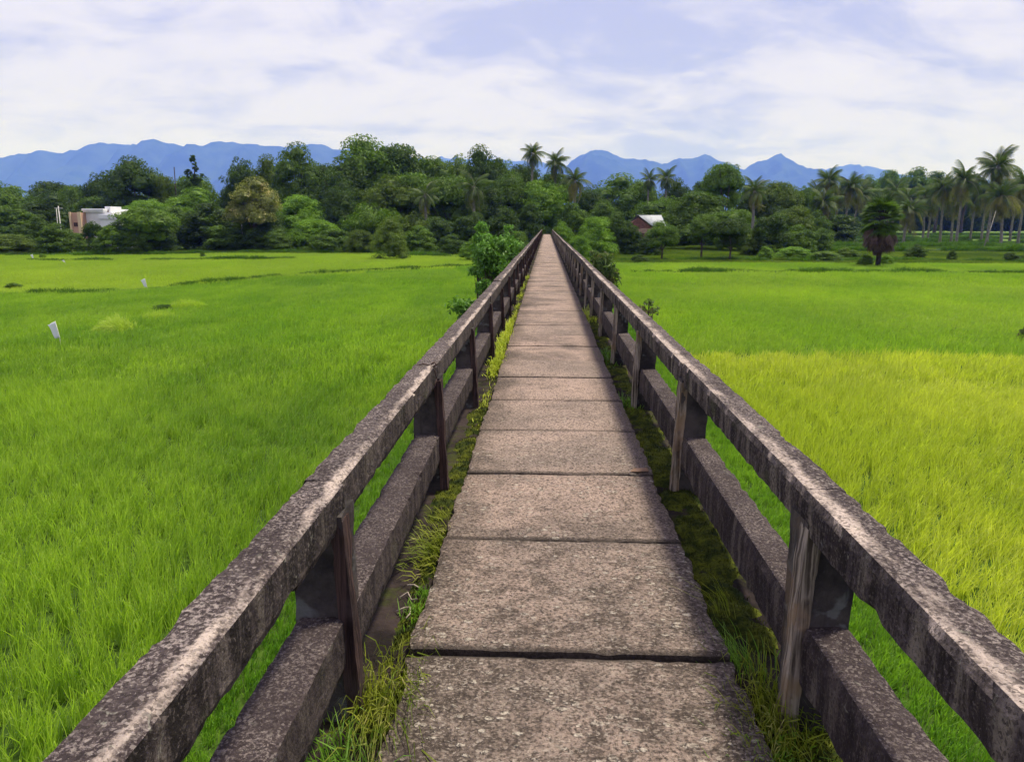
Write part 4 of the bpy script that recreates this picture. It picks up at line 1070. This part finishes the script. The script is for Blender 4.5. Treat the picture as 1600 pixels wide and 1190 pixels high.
# ------------------------------------------------------------------ tufts and moss on the ledges
def tuft(x, y, n, hmin, hmax, mat, label, lean=(0, 0), sp=.06, w_=.004, lv=.5, droop=.5, area=.12, z=ZG, sx=1.0, sy=1.0):
    v, f = blades(n, area, hmin, hmax, w_, lean, lv, droop, sp, 5)
    v[:, 0] *= sx; v[:, 1] *= sy
    o = ob('grass_tuft', me_from('grass_tuft', v, f, [mat]), None, (x, y, z-.01)); tag(o, label, 'grass tuft'); return o
tuft(-.555, 2.28, 480, .10, .24, G_DRY, 'large yellow green grass tuft at the foot of the nearest left post', (.18, -.30), .05, .0032, .5, .6, .14, sy=2.6)
tuft(-.60, 1.98, 240, .08, .17, G_ST, 'fresh green grass tuft in front of the nearest left post', (-.1, -.2), .05, .0035, .7, .4, .14, sy=1.8)
tuft(-.565, 3.70, 300, .06, .14, G_DRY, 'yellow dry grass tuft on the left ledge between the first and second posts', (-.5, -.2), .05, .003, .4, .5, .10, sy=3.2)
tuft(-.525, 2.95, 170, .04, .09, G_ST, 'small green weed in the gap beside the second joint on the left', (.1, 0), .03, .004, .6, .4, .06, sy=1.8)
tuft(-.525, 3.15, 140, .03, .07, G_ST, 'tiny green weed at the left slab edge just beyond the small weed', (.1, 0), .02, .004, .6, .4, .05)
tuft(.735, 2.30, 620, .09, .21, G_DRY, 'olive grass tuft spilling over the slab edge at the foot of the nearest right post', (-.15, -.2), .05, .0032, .5, .5, .14, sy=2.2)
tuft(.715, 2.0, 360, .08, .17, G_ST, 'green grass tuft on the right ledge nearest to the viewer', (-.1, -.3), .05, .0034, .5, .5, .12, sy=2.0)
tuft(.80, 1.84, 120, .03, .08, G_DRY, 'short mossy grass under the right lower rail nearest to the viewer', (0, 0), .04, .004, .6, .4, .14)
tuft(.715, 2.72, 220, .05, .13, G_ST, 'thin green weed on the right ledge beside the second joint', (-.3, .2), .04, .003, .6, .3, .10, sy=1.6)
tuft(.76, 3.0, 26, .18, .34, G_DRY, 'few long thin grass stalks reaching over the right slab edge', (-.6, -.2), .02, .0022, .25, .2, .03, sy=1.0)
lefts = [(6.9, .06, 110), (8.6, .12, 260), (9.3, .15, 380), (10.1, .16, 420), (11.0, .16, 420), (12.3, .14, 320), (13.6, .08, 160), (15.2, .07, 130), (17.5, .08, 160), (20.5, .08, 160), (24, .09, 180)]
for i, (yy, hh, n) in enumerate(lefts):
    tuft(-.575, yy, n, hh*.5, hh, G_R1, ['low bright grass on the left ledge just before the tall bright strip', 'near end of the tall bright grass strip on the left ledge', 'second tuft of the bright grass strip on the left ledge',
      'third tuft of the bright grass strip on the left ledge', 'fourth tuft of the bright grass strip on the left ledge', 'far end of the tall bright grass strip on the left ledge', 'short grass past the bright strip on the left ledge',
      'short grass farther along the left ledge, next past the bright strip', 'short grass beyond that on the left ledge', 'distant grass on the left ledge level with the leafy sprays', 'farthest grass on the left ledge beside the leafy bush'][i],
      (.0, -.05), .03, .006, .35, .3, .08, sy=14.0 if i > 5 else 11.0)
tuft(.745, 6.9, 260, .04, .10, G_ST, 'green weeds on the right ledge between the second and third posts', (0, 0), .05, .004, .6, .3, .12, sy=2.5)
tuft(.745, 9.4, 300, .05, .12, G_ST, 'green weeds on the right ledge past the fourth post', (0, 0), .05, .005, .6, .3, .12, sy=4)
tuft(.745, 14.0, 400, .06, .13, G_R1, 'yellowish weeds far along the right ledge', (0, 0), .05, .006, .5, .3, .12, sy=9)

def moss_mat():
    m, t, o = newmat('moss'); p = wpos(t); n = t.noise(p, 7, 6, 0.7); n2 = t.noise(p, 60, 4, 0.7)
    c = t.mix(t.ramp(n, .38, .62), (0.018, 0.030, 0.006), (0.105, 0.120, 0.012))
    c = t.mix(t.ramp(n2, .55, .35, 0, .7), c, (.020, .022, .008))
    principled(t, o, c, .95, t.math('ADD', n, t.math('MULTIPLY', n2, .8)), 1.0, .02, .1); return m
m_moss = moss_mat()
def moss_bed(x0, x1, y0, y1, seed, thr=0.0, h=.030):
    """lumpy moss cushions lying on the ledge, broken by bare patches"""
    nx, ny = 14, int((y1-y0)/.022); V = []; F = []; H = {}
    for j in range(ny+1):
        for i in range(nx+1):
            x = x0+(x1-x0)*i/nx; y = y0+(y1-y0)*j/ny
            e = noise.fractal(Vector((x*5+seed, y*3.2, seed)), .7, 2.1, 4)*1.2+.18-thr
            ed = min(i, nx-i)/nx*4; ee = min(j, ny-j)/ny*12
            e -= (1-min(1, ed))*.75 + (1-min(1, ee))*1.0
            z = max(-.25, min(1.2, e))*h + noise.noise(Vector((x*60, y*60, seed)))*.004
            H[i, j] = e; V.append((x, y, ZG+z-.003))
    for j in range(ny):
        for i in range(nx):
            if max(H[i, j], H[i+1, j], H[i, j+1], H[i+1, j+1]) > 0.02:
                a = j*(nx+1)+i; F.append((a, a+1, a+nx+2, a+nx+1))
    o = ob('moss', me_from('moss', V, F, [m_moss], True)); tag(o, kind='stuff')
    # short fuzz on the cushions
    v, f = blades(2600, 1, .008, .030, .0035, (0, -.1), .8, .3, seg=2)
    cx = np.clip(x0+(x1-x0)*(nr.rand(2600)), x0, x1); cy = y0+(y1-y0)*nr.rand(2600); off = []
    b = v.reshape(2600, -1, 3); keep = []
    for k in range(2600):
        i = int((cx[k]-x0)/(x1-x0)*nx); j = int((cy[k]-y0)/(y1-y0)*ny)
        if H.get((i, j), -1) > .08:
            q_ = b[k].copy(); q_[:, 0] += cx[k]-b[k, 0, 0]; q_[:, 1] += cy[k]-b[k, 0, 1]; q_[:, 2] += V[j*(nx+1)+i][2]; keep.append(q_)
    if keep:
        kk = np.array(keep); n = len(kk); bb = np.arange(n)*5
        FF = [tuple(x) for x in np.stack([bb, bb+1, bb+3, bb+2], 1).tolist()]+[tuple(x) for x in np.stack([bb+2, bb+3, bb+4], 1).tolist()]
        o2 = ob('moss_fuzz', me_from('moss_fuzz', kk.reshape(-1, 3), FF, [m_moss])); tag(o2, kind='stuff')
moss_bed(.68, .95, 2.75, 4.62, 1, -.45, .034)
moss_bed(.68, .95, 4.5, 7.2, 2, -.40, .030)
moss_bed(.69, .92, 6.9, 14, 3, -.2, .03)
moss_bed(.69, .95, 1.0, 2.5, 4, -.2, .025)
moss_bed(-.67, -.49, 3.8, 7.0, 5, -.35, .028)
moss_bed(-.63, -.49, 2.5, 3.9, 6, -.1, .022)
moss_bed(-.65, -.52, 7.0, 24, 7, .0, .03)

# dry twigs lying on the left ledge
def twig(pts, label):
    q = Geo(); q.tube(pts, [.0035]*len(pts), 5); o = ob('twig', q.mesh('twig', [m_twig], True)); tag(o, label, 'twig')
m_twig = plain('dry_twig', (.36, .30, .25), .8, .2, 20)
z = ZG+.018
twig([(-.62, 3.22, z), (-.585, 3.20, z+.012), (-.555, 3.19, z)], 'straight dry twig on the left ledge, farthest of three')
twig([(-.63, 3.10, z), (-.60, 3.13, z+.01), (-.575, 3.08, z), (-.55, 3.09, z)], 'bent dry twig on the left ledge, middle of three')
twig([(-.62, 2.98, z), (-.59, 2.99, z+.01), (-.57, 3.02, z), (-.56, 2.96, z), (-.57, 2.92, z)], 'hooked dry twig on the left ledge, nearest of three')
# a dead leaf lies on the slab corner at the right
q = Geo(); q.add([(0, 0, 0), (.05, -.02, .006), (.12, 0, .004), (.11, .045, .012), (.03, .05, .005)], [(0, 1, 2, 3, 4)]); q.add([(0, 0, -.003), (.05, -.02, .003), (.12, 0, .001), (.11, .045, .009), (.03, .05, .002)], [(4, 3, 2, 1, 0)])
o = ob('dead_leaf', q.mesh('dead_leaf', [plain('brown_leaf', (.20, .12, .08))]), None, (.545, 4.72, ZD+.006)); tag(o, 'brown dead leaf lying on the right slab corner before the third joint', 'leaf')
# knot of wire round the left rail
m_wire = plain('rusty_wire', (.06, .035, .03)); q = Geo()
pts = [Vector((-.655+.004*math.cos(a*3)-.012, 4.50+.006*math.sin(a*2), ZT-.075+.0)) + Vector((.0, 0, 0)) for a in (0,)]
loop = []
for k in range(13):
    a = 2*math.pi*k/12; loop.append((-.720+.078*math.cos(a)*(1 if abs(math.cos(a)) < .8 else 1.0), 4.44+.012*math.sin(2*a), ZT-.075+.088*math.sin(a)))
q.tube(loop, [.004]*13, 5)
q.tube([(-.66, 4.44, ZT-.005), (-.64, 4.42, ZT+.012), (-.655, 4.46, ZT+.02), (-.67, 4.43, ZT+.012)], [.005]*4, 5)
o = ob('wire', q.mesh('wire', [m_wire], True)); tag(o, 'dark knotted wire tied round the left top rail at the second post', 'wire')

# ------------------------------------------------------------------ flags
m_flag = newmat('white_plastic'); principled(m_flag[1], m_flag[2], (.80, .82, .86), .5, None, spec=.4, trans=.25); m_flag = m_flag[0]
m_stick = plain('stick', (.62, .60, .55), .8, .15, 10)
def flag(px, py, wpx, hpx, label, k=1, zb=.42):
    p = ground_at(px, py, zb); s_ = p.y/FPX*1.03; h = hpx*s_; w_ = wpx*s_
    f_ = empty('flag', (p.x, p.y, 0)); tag(f_, label, 'flag', 'white bird scaring flags in the left rice field')
    q = Geo(); q.tube([(0, 0, 0), (-.02*h, 0, (zb+h)*.5), (-.28*w_, 0, zb+h)], [.014, .012, .009], 6); ob('pole', q.mesh('pole', [m_stick], True), f_)
    V = []; F = []; n = 8
    for j in range(n+1):
        for i in range(n+1):
            u, v = i/n, j/n
            x = -.28*w_*v - u*w_*(.62+.25*v)*(1-.35*(1-v)*u) ; z_ = zb+h*(.06+.90*v)-u*h*(.20*v)
            V.append((x, .10*h*math.sin(u*5+v*3)*u+.006, z_+.02*h*math.sin(u*7)))
    for j in range(n):
        for i in range(n): a_ = j*(n+1)+i; F.append((a_, a_+1, a_+n+2, a_+n+1))
    c = ob('cloth', me_from('cloth', V, F, [m_flag], True), f_); c.modifiers.new('thick', 'SOLIDIFY').thickness = .004
flag(94, 530, 17, 29, 'largest white flag on a leaning stick, nearest in the left rice field')
flag(230, 449, 9, 14, 'small white flag at the far bund in the left rice field')
flag(53, 404, 5, 7, 'tiny white flag near the hedge at the far left')
flag(102, 410, 5, 4, 'tiny low white scrap of plastic right of the far left flag')

# ------------------------------------------------------------------ the white house
m_wh = plain('white_wall', (.72, .72, .74), .8, .06, .8); m_pk = plain('pink_wall', (.50, .30, .22), .8, .08, .8); m_yl = plain('cream_wall', (.66, .50, .32), .8, .06, .8)
m_gl = plain('dark_window', (.05, .03, .03), .3, .1); m_wood = plain('window_frame', (.22, .10, .07), .6, .1)
Yh = 128.0
def X(px): return at(px, 350, Yh).x
def Z(py): return at(155, py, Yh).z
house = empty('house', (X(155), Yh, 0)); tag(house, 'white flat roofed house with a pink front bay half hidden by trees', 'house')
hx = X(155)
def hpart(name, px0, px1, y0, y1, z0, z1, mat, par=None, bev=.03):
    q = Geo(); q.box(X(px0)-hx, X(px1)-hx, y0, y1, z0, z1)
    o = ob(name, q.mesh(name, [mat]), par or house); bv = o.modifiers.new('bevel', 'BEVEL'); bv.width = bev; return o
main = hpart('wall', 135, 176, .1, 8, 0, Z(332), m_wh)
low = hpart('wall', 160, 190, -.6, 6, 0, Z(341.5), m_wh)
hpart('parapet', 159, 191, -.75, 6.2, Z(341.4), Z(335.5), m_wh)
hpart('roof_slab', 133.5, 165, -.35, 8.3, Z(331.9), Z(326.2)-.35, m_wh); hpart('roof_slab', 132.5, 166, -.55, 8.5, Z(326.2)-.348, Z(326.2), m_wh)
hpart('stair_tower', 161, 169.5, 1.0, 4.5, Z(332), Z(322.5), m_wh)
bay = hpart('bay', 119, 135.2, -1.4, 4, 0, Z(332.5), m_pk)
for a, b in ((118, 120.8), (130.8, 136)): hpart('pilaster', a, b, -1.62, -1.39, 0, Z(331.6), m_yl, house, .02)
wnd = hpart('window', 123.2, 129.6, -1.46, -1.385, Z(354), Z(347.5), m_wood); 
for a, b in ((123.6, 126.2), (126.6, 129.2)): hpart('pane', a, b, -1.49, -1.45, Z(353.5), Z(348), m_gl, wnd, .005)
hpart('ledge', 160, 190.4, -.80, -.598, Z(343), Z(342.2), m_wh)
w2 = hpart('window', 163.5, 166.5, .90, 1.02, Z(331), Z(327), m_wood, None, .01); hpart('pane', 163.9, 166.1, .86, .92, Z(330.6), Z(327.4), m_gl, w2, .005)

# the brick shed
Ys = 118.0
a0 = at(994, 335, Ys); a1 = at(1038, 335, Ys)
m_tin = plain('tin_sheet', (.33, .35, .38), .5, .12, 1.5, .2, .5); m_brk = plain('red_brick', (.15, .070, .055), .9, .35, 3)
m_brl = plain('pale_plaster', (.33, .22, .17), .9, .2, 2)
shed = empty('shed', (a0.x, Ys, 0)); tag(shed, 'brick shed with a grey corrugated tin roof behind the small forked tree', 'shed')
ez = at(1010, 352, Ys).z; rz = at(1010, 336, Ys).z; Wx = a1.x-a0.x
# gable end faces the viewer, ridge runs back to the right
gx0, gx1 = 0.0, 2.4
q = Geo(); mid = .55
q.add([(-.6, 0, 0), (2.3, 0, 0), (2.3, 0, ez-.2), (.35, 0, rz-.35), (-.6, 0, ez+.4), (-.6, 4, 0), (2.3, 4, 0), (2.3, 4, ez-.2), (.35, 4, rz-.35), (-.6, 4, ez+.4)],
      [(0, 1, 2, 3, 4), (9, 8, 7, 6, 5), (1, 6, 7, 2), (2, 7, 8, 3), (3, 8, 9, 4), (4, 9, 5, 0)])
ob('wall', q.mesh('wall', [m_brk]), shed)
q = Geo(); q.box(-.45, 2.15, -.05, -.004, ez-1.15, ez-.45); ob('lintel', q.mesh('lintel', [m_brl]), shed)
q = Geo(); q.box(-.3, 1.2, -.03, -.004, 0, ez-1.2); ob('doorway', q.mesh('doorway', [m_gl]), shed)
def corr(p0, p1, p2, p3, n=26):
    V = []; F = []
    for i in range(n*2+1):
        u = i/(n*2); a_ = p0.lerp(p1, u); b_ = p3.lerp(p2, u); off = Vector((0, 0, .03 if i % 2 else -.0))
        V += [a_+off, b_+off]
    for i in range(n*2): F.append((2*i, 2*i+2, 2*i+3, 2*i+1))
    return me_from('roof', [tuple(v_) for v_ in V], F, [m_tin])
r_ = ob('roof', corr(Vector((2.5, -.35, ez-.15)), Vector((Wx+.3, -.35, ez-.15)), Vector((Wx-.1, 2.2, rz)), Vector((.3, .2, rz))), shed); r_.modifiers.new('thick', 'SOLIDIFY').thickness = .03
r_ = ob('roof', corr(Vector((.1, .0, rz+.02)), Vector((Wx-.1, 2.2, rz+.02)), Vector((Wx-.1, 5.2, ez)), Vector((-.9, 4.2, ez))), shed); r_.modifiers.new('thick', 'SOLIDIFY').thickness = .03
q = Geo(); q.box(2.3, Wx-.1, .0, 4, 0, ez-.25); ob('wall', q.mesh('wall', [m_brk]), shed)

# utility poles, thin mast and the slim pale pole
def pole(px, y0, y1, Y, r, label, lean=0, arm=False, mat=None):
    b = at(px, y1, Y); t_ = at(px+lean, y0, Y); o_ = empty('pole', (b.x, Y, 0)); tag(o_, label, 'pole')
    q = Geo(); q.tube([(0, 0, 0), (t_.x-b.x, 0, t_.z)], [r, r*.7], 8); ob('shaft', q.mesh('shaft', [mat or m_palmbark], True), o_)
    if arm:
        q = Geo(); q.box(t_.x-b.x-.6, t_.x-b.x+.6, -.05, .05, t_.z-.35, t_.z-.25); ob('crossarm', q.mesh('crossarm', [mat or m_palmbark]), o_)
    return o_, t_
m_pw = plain('pale_pole', (.55, .53, .50), .8, .1)
pA, tA = pole(94, 322, 350, 112, .10, 'leaning pale utility pole left of the white house', -3, True, m_pw)
pB, tB = pole(88, 326, 348, 118, .06, 'thinner straight pole just left of the leaning utility pole', 0, False, m_pw)
pole(377, 322, 352, 120.5, .09, 'slim pale pole standing under the cream flowering tree', -1, False, m_pw)
if False: pole(465, 285, 300, 128, .12, 'slim pale trunk pole showing in the shade below the feathery tree', 0, False, m_pw)
pole(272, 261, 285, 145, .12, 'thin dark mast beside the yellowish treetop', 0, False, m_blackbark)
q = Geo(); q.tube([(tA.x, tA.y, tA.z-.3), (tA.x-6, tA.y+1, tA.z-.7), (tA.x-14, tA.y+2, tA.z-.4)], [.03]*3, 4); o = ob('cable', q.mesh('cable', [m_blackbark])); tag(o, 'thin dark cable running left from the leaning utility pole', 'cable')
